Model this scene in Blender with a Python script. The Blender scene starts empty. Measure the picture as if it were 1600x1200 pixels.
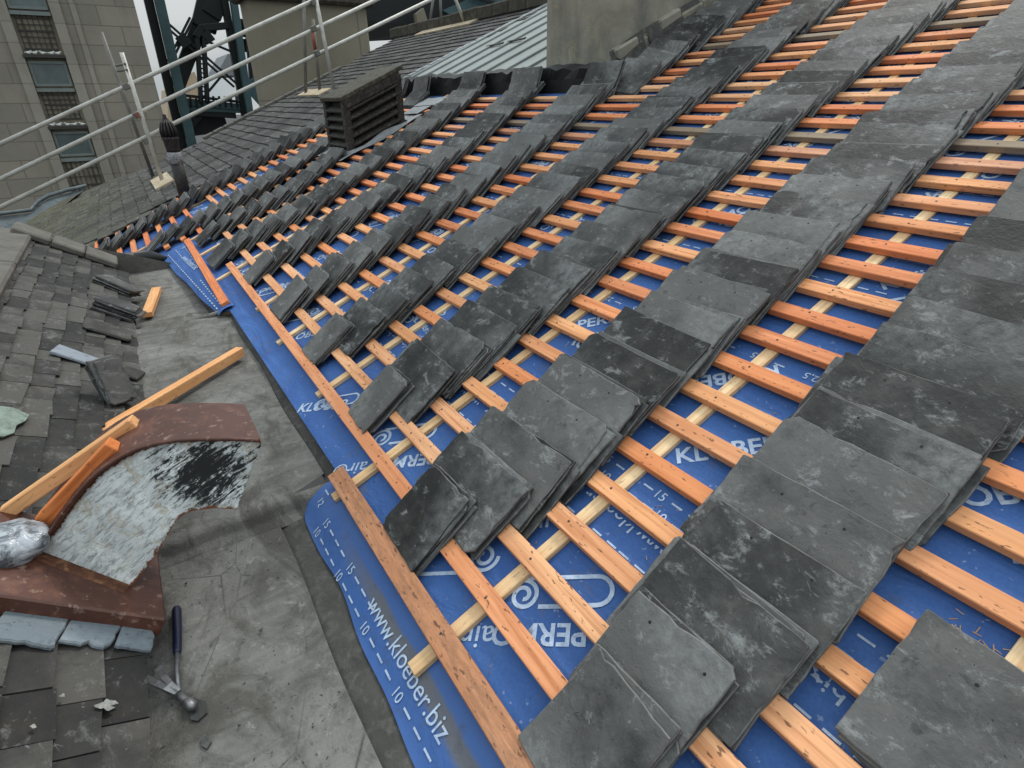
import bpy, bmesh, math, random
from mathutils import Vector, Matrix, noise as mnoise
rng = random.Random(7)
S = bpy.context.scene
COL = S.collection
PI = math.pi
# ---------------------------------------------------------------- camera
F_PX = 877.578
RX = Vector((0.54466459, 0.83860119, -0.00940911))
RY = Vector((0.37569607, -0.25401137, -0.89125232))   # image down
RZ = Vector((-0.74979527, 0.48189861, -0.45341017))   # view
PITCH = math.radians(23.220647)
G = 0.116452; V0 = 0.1275298          # batten gauge and the first batten
U = Vector((1, 0, 0)); V = Vector((0, math.cos(PITCH), math.sin(PITCH))); N = Vector((0, -math.sin(PITCH), math.cos(PITCH)))

def ray(x, y):
    return (RX * (x - 800) + RY * (y - 600) + RZ * F_PX).normalized()
def P(u, v, n=0.0):                    # a point of the new roof
    return U * u + V * v + N * (n - 1.0)
def on_plane(x, y, p0, nn):
    q = ray(x, y); return q * (p0.dot(nn) / q.dot(nn))
def uv(x, y, n=0.0):
    p = on_plane(x, y, N * (n - 1.0), N); return p.dot(U), p.dot(V)
def planeX(x, y, X):
    q = ray(x, y); return q * (X / q.x)
def flat(x, y, z):
    q = ray(x, y); return q * (z / q.z)
def depth(x, y, d):                    # a point d metres ahead along the view axis
    q = ray(x, y); return q * (d / q.dot(RZ))
def kv(k): return V0 + G * k

cam = bpy.data.cameras.new('camera'); camo = bpy.data.objects.new('camera', cam); COL.objects.link(camo)
cam.sensor_width = 36; cam.lens = F_PX / 1600 * 36; cam.clip_start = 0.02; cam.clip_end = 2000
m = Matrix((RX, -RY, -RZ)).transposed().to_4x4(); camo.matrix_world = m
S.camera = camo
S.view_settings.view_transform = 'Standard'; S.view_settings.look = 'None'
S.view_settings.exposure = 0.20; S.view_settings.gamma = 1

# ---------------------------------------------------------------- node helpers
class NT:
    def __init__(s, name):
        s.m = bpy.data.materials.new(name); s.m.use_nodes = True; s.t = s.m.node_tree; s.n = s.t.nodes; s.l = s.t.links
        s.b = s.n['Principled BSDF']
    def lk(s, a, sock):
        if isinstance(a, bpy.types.NodeSocket): s.l.new(a, sock)
        else:
            if hasattr(sock.default_value, '__len__') and not isinstance(a, (int, float)):
                a = tuple(a)
                sock.default_value = a if len(a) == len(sock.default_value) else a + (1.0,)
            else: sock.default_value = a
    def attr(s, name, vec=False):
        n = s.n.new('ShaderNodeAttribute'); n.attribute_name = name
        return n.outputs['Vector' if vec else 'Fac']
    def obj(s):
        return s.n.new('ShaderNodeTexCoord').outputs['Object']
    def pos(s):
        return s.n.new('ShaderNodeNewGeometry').outputs['Position']
    def mapping(s, v, scale=(1, 1, 1), rot=(0, 0, 0), loc=(0, 0, 0)):
        n = s.n.new('ShaderNodeMapping'); s.l.new(v, n.inputs[0]); n.inputs['Scale'].default_value = scale
        n.inputs['Rotation'].default_value = rot; n.inputs['Location'].default_value = loc; return n.outputs[0]
    def noise(s, v, scale, detail=4, rough=.55, w=None, dist=0):
        n = s.n.new('ShaderNodeTexNoise')
        if w is not None: n.noise_dimensions = '4D'; s.lk(w, n.inputs['W'])
        s.l.new(v, n.inputs['Vector']); n.inputs['Scale'].default_value = scale; n.inputs['Detail'].default_value = detail
        n.inputs['Roughness'].default_value = rough; n.inputs['Distortion'].default_value = dist; return n.outputs['Fac']
    def vor(s, v, scale, feat='F1', out='Distance'):
        n = s.n.new('ShaderNodeTexVoronoi'); n.feature = feat; s.l.new(v, n.inputs['Vector']); n.inputs['Scale'].default_value = scale
        return n.outputs[out]
    def ramp(s, f, stops):
        n = s.n.new('ShaderNodeValToRGB'); s.lk(f, n.inputs[0]); e = n.color_ramp.elements
        while len(e) < len(stops): e.new(.5)
        for i, (p, c) in enumerate(stops):
            e[i].position = p
            e[i].color = (c, c, c, 1) if isinstance(c, (int, float)) else tuple(c) + (1,)
        return n.outputs[0]
    def math(s, op, a, b=0.0, c=0.0, clamp=False):
        n = s.n.new('ShaderNodeMath'); n.operation = op; n.use_clamp = clamp
        for i, x in enumerate((a, b, c)): s.lk(x, n.inputs[i])
        return n.outputs[0]
    def mix(s, f, a, b, mode='MIX'):
        n = s.n.new('ShaderNodeMix'); n.data_type = 'RGBA'; n.blend_type = mode
        s.lk(f, n.inputs[0]); s.lk(a, n.inputs[6]); s.lk(b, n.inputs[7]); return n.outputs[2]
    def sep(s, v):
        n = s.n.new('ShaderNodeSeparateXYZ'); s.l.new(v, n.inputs[0]); return n.outputs
    def bump(s, h, strength=.4, dist=.002, prev=None):
        n = s.n.new('ShaderNodeBump'); s.lk(h, n.inputs['Height']); n.inputs['Strength'].default_value = strength
        n.inputs['Distance'].default_value = dist
        if prev is not None: s.l.new(prev, n.inputs['Normal'])
        return n.outputs[0]
    def out(s, col, rough=.7, normal=None, spec=None, metal=None):
        s.lk(col, s.b.inputs['Base Color']); s.lk(rough, s.b.inputs['Roughness'])
        if normal is not None: s.l.new(normal, s.b.inputs['Normal'])
        if spec is not None: s.b.inputs['Specular IOR Level'].default_value = spec
        if metal is not None: s.b.inputs['Metallic'].default_value = metal
        return s.m

def mat_slate(name, dark, light, dust, holes=True, tint=(.20, .19, .16), rough=.58):
    t = NT(name); co = t.attr('co', True); r = t.attr('rnd'); w = t.math('MULTIPLY', r, 61.0)
    x, y, z = t.sep(co)
    a = t.noise(co, 6, 8, .70, w, .15)
    b = t.noise(t.mapping(t.mapping(co, rot=(0, 0, .35)), (7, 26, 20)), 1, 6, .7, w, .2)
    c = t.noise(co, 95, 3, .6, w)
    d = t.noise(t.mapping(co, (17, 26, 20)), 1, 9, .80, t.math('ADD', w, 9.0), .5)
    f = t.math('ADD', t.math('MULTIPLY', a, .95), t.math('MULTIPLY', b, .22))
    f = t.math('ADD', f, t.math('MULTIPLY', t.math('SUBTRACT', r, .5), .46))
    col = t.mix(t.ramp(f, [(.40, 0), (.54, .30), (.70, 1)]), dark, light)
    if tint: col = t.mix(t.math('MULTIPLY', t.ramp(t.noise(co, 12, 4, .6, t.math('ADD', w, 31.0)), [(.52, 0), (.75, 1)]), .22), col, tint)
    sm = t.ramp(t.math('ADD', t.math('MULTIPLY', d, .8), t.math('MULTIPLY', a, .28)), [(.575, 0), (.64, .45), (.74, 1)])
    col = t.mix(t.math('MULTIPLY', sm, dust), col, (.34, .35, .345))
    fl = t.ramp(c, [(.665, 0), (.74, 1)])
    col = t.mix(t.math('MULTIPLY', fl, .4), col, (.30, .31, .30))
    dk = t.ramp(t.noise(co, 30, 5, .7, t.math('ADD', w, 17.0), .5), [(.33, 1), (.42, 0)])
    col = t.mix(t.math('MULTIPLY', dk, .65), col, (.020, .021, .021))
    pit = t.ramp(t.noise(co, 150, 2, .5, t.math('ADD', w, 3.0)), [(.27, 1), (.30, 0)])
    col = t.mix(t.math('MULTIPLY', pit, .85), col, (.010, .010, .010))
    ed = t.ramp(t.math('MULTIPLY', z, 1 / .0070), [(0, 0), (.45, .1), (.58, .75), (.86, .7), (.97, 0)])
    col = t.mix(t.math('MULTIPLY', ed, t.ramp(t.noise(co, 40, 4, .7, w), [(.35, .1), (.65, .9)])), col, (.23, .235, .23))
    sc = t.n.new('ShaderNodeTexVoronoi'); sc.feature = 'DISTANCE_TO_EDGE'; sc.voronoi_dimensions = '4D'
    t.l.new(t.mapping(t.mapping(co, rot=(0, 0, .6)), (9, 26, 9)), sc.inputs['Vector']); t.lk(w, sc.inputs['W']); sc.inputs['Scale'].default_value = 1
    scr = t.math('MULTIPLY', t.ramp(sc.outputs['Distance'], [(0, 1), (.022, 0)]), t.ramp(t.noise(co, 19, 4, .6, t.math('ADD', w, 77.0)), [(.62, 0), (.70, .6)]))
    col = t.mix(scr, col, (.30, .30, .29))
    if holes:
        dx = t.math('SUBTRACT', t.math('ABSOLUTE', t.math('SUBTRACT', x, .01)), .058); dy = t.math('SUBTRACT', y, .176)
        rr = t.math('SQRT', t.math('ADD', t.math('MULTIPLY', dx, dx), t.math('MULTIPLY', dy, dy)))
        h = t.math('MULTIPLY', t.math('LESS_THAN', rr, .0028), t.math('GREATER_THAN', t.math('FRACT', t.math('MULTIPLY', r, 7.3)), .55))
        col = t.mix(h, col, (.004, .004, .004))
    lay = t.math('ADD', t.math('MULTIPLY', b, .8), t.math('ADD', t.math('MULTIPLY', c, .3), t.math('MULTIPLY', d, .6)))
    nb = t.bump(lay, .55, .004); nb = t.bump(a, .6, .012, nb)
    return t.out(col, t.math('ADD', rough - .12, t.math('MULTIPLY', a, .3)), nb, .34)

def mat_wood(name, stops, speck=.75, stain=0.0, grey=0.0):
    t = NT(name); co = t.attr('co', True); r = t.attr('rnd'); w = t.math('MULTIPLY', r, 43.0)
    base = t.ramp(r, stops)
    g = t.noise(t.mapping(co, (3.5, 85, 85)), 1, 5, .6, w, .6)
    g2 = t.noise(t.mapping(co, (1.1, 26, 26)), 1, 3, .5, w)
    col = t.mix(t.ramp(g, [(.36, .85), (.6, 0)]), base, t.mix(1.0, base, (.6, .45, .36), 'MULTIPLY'))
    col = t.mix(t.ramp(g2, [(.5, 0), (.7, .55)]), col, t.mix(1.0, base, (.98, 1.1, 1.25), 'MULTIPLY'))
    big = t.noise(t.mapping(co, (2.2, 9, 9)), 1, 3, .5, t.math('ADD', w, 5.0))
    col = t.mix(t.ramp(big, [(.42, .55), (.6, 0)]), col, t.mix(1.0, base, (.72, .6, .52), 'MULTIPLY'))
    sp = t.noise(t.mapping(co, (55, 160, 160)), 1, 2, .5, w)
    lim = .37 + .05 * stain
    col = t.mix(t.math('MULTIPLY', t.ramp(sp, [(lim - .06, 1), (lim, 0)]), speck), col, (.09, .045, .025))
    kn = t.vor(t.mapping(co, (4, 9, 9), loc=(3.3, 1.7, .4)), 1)
    col = t.mix(t.ramp(kn, [(.03, .8), (.075, 0)]), col, (.16, .06, .025))
    if stain:
        st = t.noise(t.mapping(co, (16, 75, 75)), 1, 8, .82, w, .3)
        col = t.mix(t.math('MULTIPLY', t.ramp(st, [(.45, 0), (.6, 1)]), stain), col, (.20, .11, .065))
    if grey:
        col = t.mix(grey, col, (.21, .19, .15))
    nb = t.bump(t.math('ADD', g, t.math('MULTIPLY', sp, .5)), .35, .0015)
    return t.out(col, .72, nb, .25)

def mat_plain(name, col, rough=.6, var=.35, scale=8, spec=.4, metal=0.0, bump=.2, dirt=None, dirt_amt=.5, bd=.003, speck=None):
    t = NT(name); p = t.pos()
    a = t.noise(p, scale, 6, .6); b = t.noise(p, scale * 7, 4, .6)
    c = t.mix(t.ramp(a, [(.3, 1), (.7, 0)]), col, tuple(x * (1 - var) for x in col))
    if dirt: c = t.mix(t.math('MULTIPLY', t.ramp(t.noise(p, scale * 2.3, 6, .7, None, .5), [(.5, 0), (.66, 1)]), dirt_amt), c, dirt)
    if speck: c = t.mix(t.math('MULTIPLY', t.ramp(b, [(.6, 0), (.68, 1)]), .6), c, speck)
    return t.out(c, rough, t.bump(t.math('ADD', a, b), bump, bd), spec, metal)

M = {}
M['slate'] = mat_slate('dark_roofing_slate', (.012, .0117, .011), (.094, .092, .087), 1.0)
M['slate_under'] = mat_slate('dark_slate_lower', (.022, .0225, .0215), (.085, .086, .082), .35, False)
M['slate_blue'] = mat_slate('blue_grey_slate', (.10, .12, .15), (.24, .27, .31), .4, False, None)
M['slate_pale'] = mat_slate('lime_washed_slate', (.15, .18, .20), (.33, .38, .405), .6, False, None)
M['slate_old'] = mat_slate('weathered_roof_slate', (.015, .0143, .013), (.074, .069, .061), .5, False, (.10, .075, .045), .7)
def mat_moss():
    t = NT('mossy_old_slate'); co = t.attr('co', True); r = t.attr('rnd'); w = t.math('MULTIPLY', r, 33.0); p = t.pos()
    a = t.noise(co, 10, 5, .6, w)
    f = t.math('ADD', t.math('MULTIPLY', a, .6), t.math('MULTIPLY', r, .4))
    col = t.mix(t.ramp(f, [(.25, 0), (.75, 1)]), (.027, .0265, .025), (.095, .092, .086))
    x, y, z = t.sep(p)
    low = t.ramp(t.math('ADD', t.math('MULTIPLY', y, -.35), .25), [(.1, 0), (.75, 1)])
    ms = t.math('MULTIPLY', t.ramp(t.noise(p, 2.2, 5, .65), [(.35, .25), (.6, 1)]), low)
    col = t.mix(t.math('MULTIPLY', ms, .8), col, (.095, .09, .043))
    sp = t.ramp(t.noise(p, 17, 4, .65), [(.61, 0), (.67, 1)])
    col = t.mix(t.math('MULTIPLY', sp, .65), col, (.32, .32, .29))
    return t.out(col, .85, t.bump(a, .5, .006), .3)
M['moss'] = mat_moss()
WOOD = [(0, (.86, .36, .15)), (.18, (.80, .26, .105)), (.4, (.86, .46, .215)), (.55, (.82, .325, .145)), (.72, (.85, .50, .265)), (.86, (.76, .235, .09)), (1, (.68, .35, .205))]
M['batten'] = mat_wood('orange_treated_softwood', WOOD)
M['batten_stained'] = mat_wood('rust_stained_softwood', [(0, (.60, .30, .16)), (1, (.60, .31, .17))], .8, .55)
M['batten_grey'] = mat_wood('weathered_grey_batten', [(0, (.42, .30, .18)), (1, (.36, .25, .15))], .6, .2, .45)
M['counter'] = mat_wood('pale_yellow_softwood', [(0, (.86, .64, .36)), (1, (.88, .70, .44))], .35)
M['offcut'] = mat_wood('fresh_cut_softwood', [(0, (.84, .45, .20)), (.5, (.88, .50, .23)), (1, (.80, .26, .075))], .5)
M['board'] = mat_wood('pale_timber_board', [(0, (.62, .54, .38)), (1, (.68, .60, .44))], .3, 0, .2)

def mat_membrane():
    t = NT('blue_roof_membrane'); p = t.pos()
    a = t.noise(p, 3.5, 4, .5); b = t.noise(p, 160, 2, .6); c = t.noise(p, 13, 6, .68, None, .7)
    col = t.mix(t.ramp(a, [(.35, 0), (.65, 1)]), (.044, .112, .315), (.062, .152, .395))
    col = t.mix(t.ramp(b, [(.35, .3), (.65, 0)]), col, (.024, .066, .24))
    sp = t.ramp(t.noise(p, 75, 2, .5), [(.69, 0), (.73, 1)])
    col = t.mix(t.math('MULTIPLY', sp, .55), col, (.3, .36, .5))
    d = t.ramp(c, [(.57, 0), (.69, 1)])
    col = t.mix(t.math('MULTIPLY', d, .5), col, (.10, .11, .13))
    e = t.ramp(t.noise(p, 40, 4, .75), [(.645, 0), (.70, 1)])
    col = t.mix(t.math('MULTIPLY', e, t.math('MULTIPLY', d, .9)), col, (.035, .03, .025))
    nb = t.bump(t.noise(t.mapping(p, (3, 9, 9)), 1, 4, .55, None, .6), .6, .035); nb = t.bump(b, .2, .001, nb)
    return t.out(col, .6, nb, .2)
M['membrane'] = mat_membrane()
def mat_skirt():
    t = NT('dusty_blue_membrane'); p = t.pos(); co = t.attr('co', True); x, y, z = t.sep(co)
    a = t.noise(p, 5, 5, .6)
    col = t.mix(a, (.036, .098, .29), (.058, .142, .375))
    dd = t.math('MULTIPLY', t.ramp(t.math('ADD', y, t.math('MULTIPLY', t.noise(p, 9, 5, .65), .035)), [(-.02, 0), (.0, 1)]), 1)
    g = t.ramp(t.math('ADD', y, t.math('MULTIPLY', a, .03)), [(.062, 0), (.078, 1), (.10, 1), (.108, 0)])
    gx = t.ramp(x, [(.2, 0), (.5, 1)])
    col = t.mix(t.math('MULTIPLY', t.math('MULTIPLY', g, gx), .85), col, (.13, .125, .11))
    s = t.ramp(t.noise(p, 26, 6, .75), [(.55, 0), (.68, 1)])
    col = t.mix(t.math('MULTIPLY', s, .5), col, (.07, .07, .075))
    return t.out(col, .5, t.bump(t.noise(p, 11, 4, .6), .5, .012), .35)
M['skirt'] = mat_skirt()
M['print'] = mat_plain('pale_blue_print_ink', (.52, .64, .80), .6, .3, 40, .2, 0, 0, (.16, .24, .42), .55)
def mat_gutter():
    t = NT('grey_gutter_screed'); p = t.pos()
    a = t.noise(p, 2.6, 6, .62, None, .5); b = t.noise(t.mapping(p, (20, 4, 5), (0, 0, .25)), 1, 6, .7, None, .6); c = t.noise(p, 42, 6, .75); d = t.noise(p, 8, 7, .72, None, 1.2)
    col = t.mix(t.ramp(a, [(.32, 0), (.68, 1)]), (.082, .078, .070), (.225, .217, .200))
    col = t.mix(t.ramp(b, [(.42, 0), (.7, .5)]), col, (.28, .272, .25))
    col = t.mix(t.ramp(d, [(.5, 0), (.66, .8)]), col, (.10, .096, .086))
    col = t.mix(t.ramp(c, [(.58, 0), (.72, .5)]), col, (.36, .355, .33))
    col = t.mix(t.ramp(c, [(.30, .7), (.42, 0)]), col, (.07, .066, .058))
    col = t.mix(t.ramp(t.noise(p, 70, 3, .6), [(.29, .85), (.33, 0)]), col, (.025, .025, .025))
    st = t.ramp(t.noise(t.mapping(p, (2.2, 4.5, 1)), 1, 7, .72, None, .7), [(.50, 0), (.60, .75)])
    col = t.mix(st, col, (.075, .070, .060))
    ck = t.ramp(t.vor(t.mapping(t.mapping(p, rot=(0, 0, .3)), (2.1, 5, 1)), 1, 'DISTANCE_TO_EDGE'), [(0, 1), (.006, 0)])
    col = t.mix(t.math('MULTIPLY', ck, t.ramp(a, [(.45, 0), (.6, .8)])), col, (.04, .037, .032))
    li = t.ramp(t.noise(p, 21, 6, .78, None, .4), [(.60, 0), (.70, .6)])
    col = t.mix(li, col, (.36, .35, .32))
    return t.out(col, .88, t.bump(t.math('ADD', d, t.math('MULTIPLY', c, 1.1)), .8, .008), .2)
M['gutter'] = mat_gutter()
M['felt'] = mat_plain('dark_grey_bitumen_felt', (.085, .082, .075), .85, .4, 12, .2, 0, .5, (.15, .145, .13), .5, .006)
M['blackfelt'] = mat_plain('black_bitumen_felt', (.012, .012, .013), .6, .4, 10, .4, 0, .4)
M['lead'] = mat_plain('grey_lead_sheet', (.33, .35, .36), .55, .35, 9, .4, .15, .35, (.16, .17, .17), .6)
M['leadblue'] = mat_plain('weathered_blue_grey_lead', (.13, .155, .165), .6, .4, 5, .35, .1, .4, (.05, .06, .06), .7)
M['leaddark'] = mat_plain('dull_stone_coping', (.155, .145, .125), .8, .35, 7, .3, 0, .45, (.07, .066, .06), .6, .006)
M['rust'] = mat_plain('rust_brown_painted_metal', (.098, .036, .023), .45, .35, 7, .45, .0, .3, (.24, .10, .06), .4, .003, (.30, .20, .15))
M['rustraw'] = mat_plain('flaking_rusty_iron', (.13, .05, .026), .8, .6, 16, .3, 0, .6, (.34, .17, .08), .6)
def mat_flake():
    t = NT('flaking_white_and_black_paint'); co = t.attr('co', True)
    x, y, z = t.sep(co)
    g = t.noise(t.mapping(t.mapping(co, rot=(0, 0, -.62)), (13, 62, 1)), 1, 8, .78, None, 1.0)
    g2 = t.noise(t.mapping(t.mapping(co, rot=(0, 0, -.72)), (30, 120, 1)), 1, 6, .75, None, .8)
    a = t.noise(co, 9, 7, .7, None, .8); f = t.noise(co, 55, 6, .8)
    blob = t.n.new('ShaderNodeVectorMath'); blob.operation = 'DISTANCE'
    t.l.new(t.mapping(co, (1, 1.3, 0)), blob.inputs[0]); blob.inputs[1].default_value = (.375, .335, 0)
    m_ = t.math('SUBTRACT', 1.0, t.math('MULTIPLY', blob.outputs['Value'], 4.0))
    k = t.math('ADD', t.math('MULTIPLY', t.ramp(g, [(.36, 0), (.64, 1)]), .34), t.math('ADD', t.math('MULTIPLY', t.ramp(f, [(.35, 0), (.65, 1)]), .14), t.math('MULTIPLY', m_, .50)))
    wc = t.mix(t.ramp(a, [(.35, 0), (.65, 1)]), (.46, .49, .48), (.78, .81, .79))
    wc = t.mix(t.math('MULTIPLY', t.ramp(g2, [(.50, 0), (.60, 1)]), .7), wc, (.16, .165, .16))
    wc = t.mix(t.ramp(t.noise(co, 17, 7, .75, None, 1), [(.52, 0), (.62, .8)]), wc, (.40, .35, .25))
    col = t.mix(t.ramp(k, [(.53, 0), (.61, 1)]), wc, (.022, .023, .024))
    e = t.attr('rnd')       # 1 at the rim
    ru = t.ramp(t.math('ADD', e, t.math('MULTIPLY', t.math('SUBTRACT', f, .5), 1.3)), [(.60, 0), (.72, 1)])
    col = t.mix(ru, col, t.mix(a, (.07, .026, .015), (.22, .08, .032)))
    return t.out(col, .85, t.bump(t.math('ADD', g, f), .5, .002), .2)
M['flake'] = mat_flake()
def mat_render():
    t = NT('weathered_chimney_render'); p = t.pos()
    a = t.noise(p, 2.4, 6, .65, None, .5); b = t.noise(t.mapping(p, (6, 6, 1.4)), 1, 5, .6); c = t.noise(p, 30, 4, .7)
    col = t.mix(t.ramp(a, [(.3, 0), (.7, 1)]), (.20, .185, .15), (.37, .345, .28))
    col = t.mix(t.ramp(b, [(.45, 0), (.7, .7)]), col, (.13, .13, .118))
    li = t.ramp(t.noise(p, 7, 6, .7, None, .8), [(.54, 0), (.62, 1)])
    col = t.mix(t.math('MULTIPLY', li, .55), col, (.34, .315, .205))
    cr = t.ramp(t.vor(t.mapping(p, (3, 3, 4)), 1, 'DISTANCE_TO_EDGE'), [(.0, 1), (.012, 0)])
    col = t.mix(t.math('MULTIPLY', cr, t.math('MULTIPLY', li, .6)), col, (.09, .085, .07))
    return t.out(col, .9, t.bump(t.math('ADD', a, t.math('MULTIPLY', c, .5)), .5, .012), .2)
M['render'] = mat_render()
def mat_stone(name, c1, c2, bw, bh, mort, vert='Y'):
    t = NT(name); p = t.pos(); x, y, z = t.sep(p)
    cv = t.n.new('ShaderNodeCombineXYZ'); t.lk(y if vert == 'Y' else x, cv.inputs[0]); t.lk(z, cv.inputs[1])
    br = t.n.new('ShaderNodeTexBrick'); t.l.new(cv.outputs[0], br.inputs['Vector']); br.inputs['Scale'].default_value = 1
    br.inputs['Color1'].default_value = c1 + (1,); br.inputs['Color2'].default_value = c2 + (1,); br.inputs['Mortar'].default_value = mort + (1,)
    br.inputs['Brick Width'].default_value = bw; br.inputs['Row Height'].default_value = bh; br.inputs['Mortar Size'].default_value = .018
    br.inputs['Mortar Smooth'].default_value = .4
    a = t.noise(p, .9, 6, .65); st = t.noise(t.mapping(p, (1, 1.6, .25)), 1, 5, .6)
    col = t.mix(t.ramp(a, [(.35, .45), (.7, 0)]), br.outputs['Color'], tuple(v * .55 for v in c1))
    col = t.mix(t.ramp(st, [(.55, 0), (.75, .4)]), col, (.14, .12, .09))
    return t.out(col, .9, t.bump(t.noise(p, 9, 5, .7), .3, .02), .2)
M['tower'] = mat_stone('tower_ashlar', (.32, .288, .235), (.265, .24, .198), 1.1, .55, (.17, .15, .115))
M['towerlight'] = mat_stone('tower_pale_ashlar', (.36, .33, .275), (.31, .285, .235), 2.0, .55, (.22, .20, .16))
M['pier'] = mat_stone('pier_stone', (.26, .235, .175), (.235, .21, .16), 3.2, 2.6, (.17, .15, .12))
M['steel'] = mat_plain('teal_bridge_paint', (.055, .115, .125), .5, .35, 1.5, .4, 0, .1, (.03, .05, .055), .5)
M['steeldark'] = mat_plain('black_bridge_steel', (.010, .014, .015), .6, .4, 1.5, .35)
M['galv'] = mat_plain('galvanised_tube', (.62, .60, .54), .5, .3, 6, .5, .1, .1, (.30, .29, .26), .5)
M['galvdull'] = mat_plain('dull_tube', (.20, .19, .165), .6, .35, 8, .4, .2, .15)
M['redclip'] = mat_plain('red_oxide_coupler', (.30, .085, .06), .6, .3, 20)
M['zinc'] = mat_plain('pale_zinc_sheet', (.30, .325, .31), .5, .25, 3.2, .4, .1, .25, (.24, .27, .26), .7)
M['iron'] = mat_plain('black_cast_iron', (.020, .019, .019), .55, .4, 14, .45, .1, .35, (.11, .075, .055), .5)
M['whitepaint'] = mat_plain('flaked_white_paint', (.34, .35, .36), .7, .4, 26, .3, 0, .4, (.03, .03, .03), 1.0)
M['louvre'] = mat_plain('weathered_black_timber', (.040, .036, .032), .7, .45, 20, .3, 0, .6, (.14, .13, .115), .6, .004)
M['louvrelid'] = mat_plain('lichened_lid', (.085, .08, .062), .85, .45, 14, .2, 0, .5, (.19, .175, .13), .6, .004)
M['glass'] = mat_plain('dim_window_glass', (.14, .18, .17), .12, .5, 1.2, .6)
M['frame'] = mat_plain('grey_green_window_frame', (.20, .23, .215), .6, .25, 3)
M['grid'] = mat_plain('dark_metal_grille', (.05, .047, .04), .7, .2, 3)
M['panel'] = mat_plain('stained_infill_panel', (.30, .265, .20), .9, .4, 2, .2, 0, .2, (.13, .12, .085), .6)
M['gull'] = mat_plain('white_feathers', (.72, .72, .70), .8, .1, 9)
M['tan'] = mat_plain('tan_rendered_wall', (.52, .40, .27), .9, .1, 1)
M['roofgrey'] = mat_plain('far_grey_roof', (.22, .23, .24), .9, .1, 1)
M['ridge'] = mat_plain('dark_ridge_stone', (.085, .075, .06), .9, .45, 5, .2, 0, .5, (.16, .15, .13), .5, .01)
M['asphalt'] = mat_plain('street_asphalt', (.06, .06, .06), .9, .3, .4)
M['bluehandle'] = mat_plain('navy_hammer_grip', (.012, .014, .045), .4, .3, 40, .5)
M['hsteel'] = mat_plain('worn_steel', (.30, .30, .30), .42, .5, 60, .5, .6, .1, (.12, .11, .10), .5)
M['greensheet'] = mat_plain('pale_green_copper_scrap', (.27, .33, .28), .8, .4, 18, .2, 0, .5, (.10, .11, .09), .8, .004)
M['deck'] = mat_plain('sarking_boards', (.28, .2, .12), .9, .3, 4)
M['debris'] = mat_wood('wood_shavings', [(0, (.55, .36, .2)), (1, (.65, .5, .3))], .3)
M['splat'] = mat_plain('white_droppings', (.36, .36, .33), .8, .5, 90, .2, 0, .3, (.10, .10, .09), .9)
def mat_bag():
    t = NT('crumpled_clear_plastic'); p = t.pos()
    a = t.noise(t.mapping(p, (30, 18, 30), (.4, .3, .8)), 1, 5, .6, None, 1.2)
    col = t.mix(t.ramp(a, [(.42, 0), (.6, 1)]), (.07, .08, .09), (.40, .43, .46))
    return t.out(col, .22, t.bump(a, .6, .008), .7)
M['bag'] = mat_bag()

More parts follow.
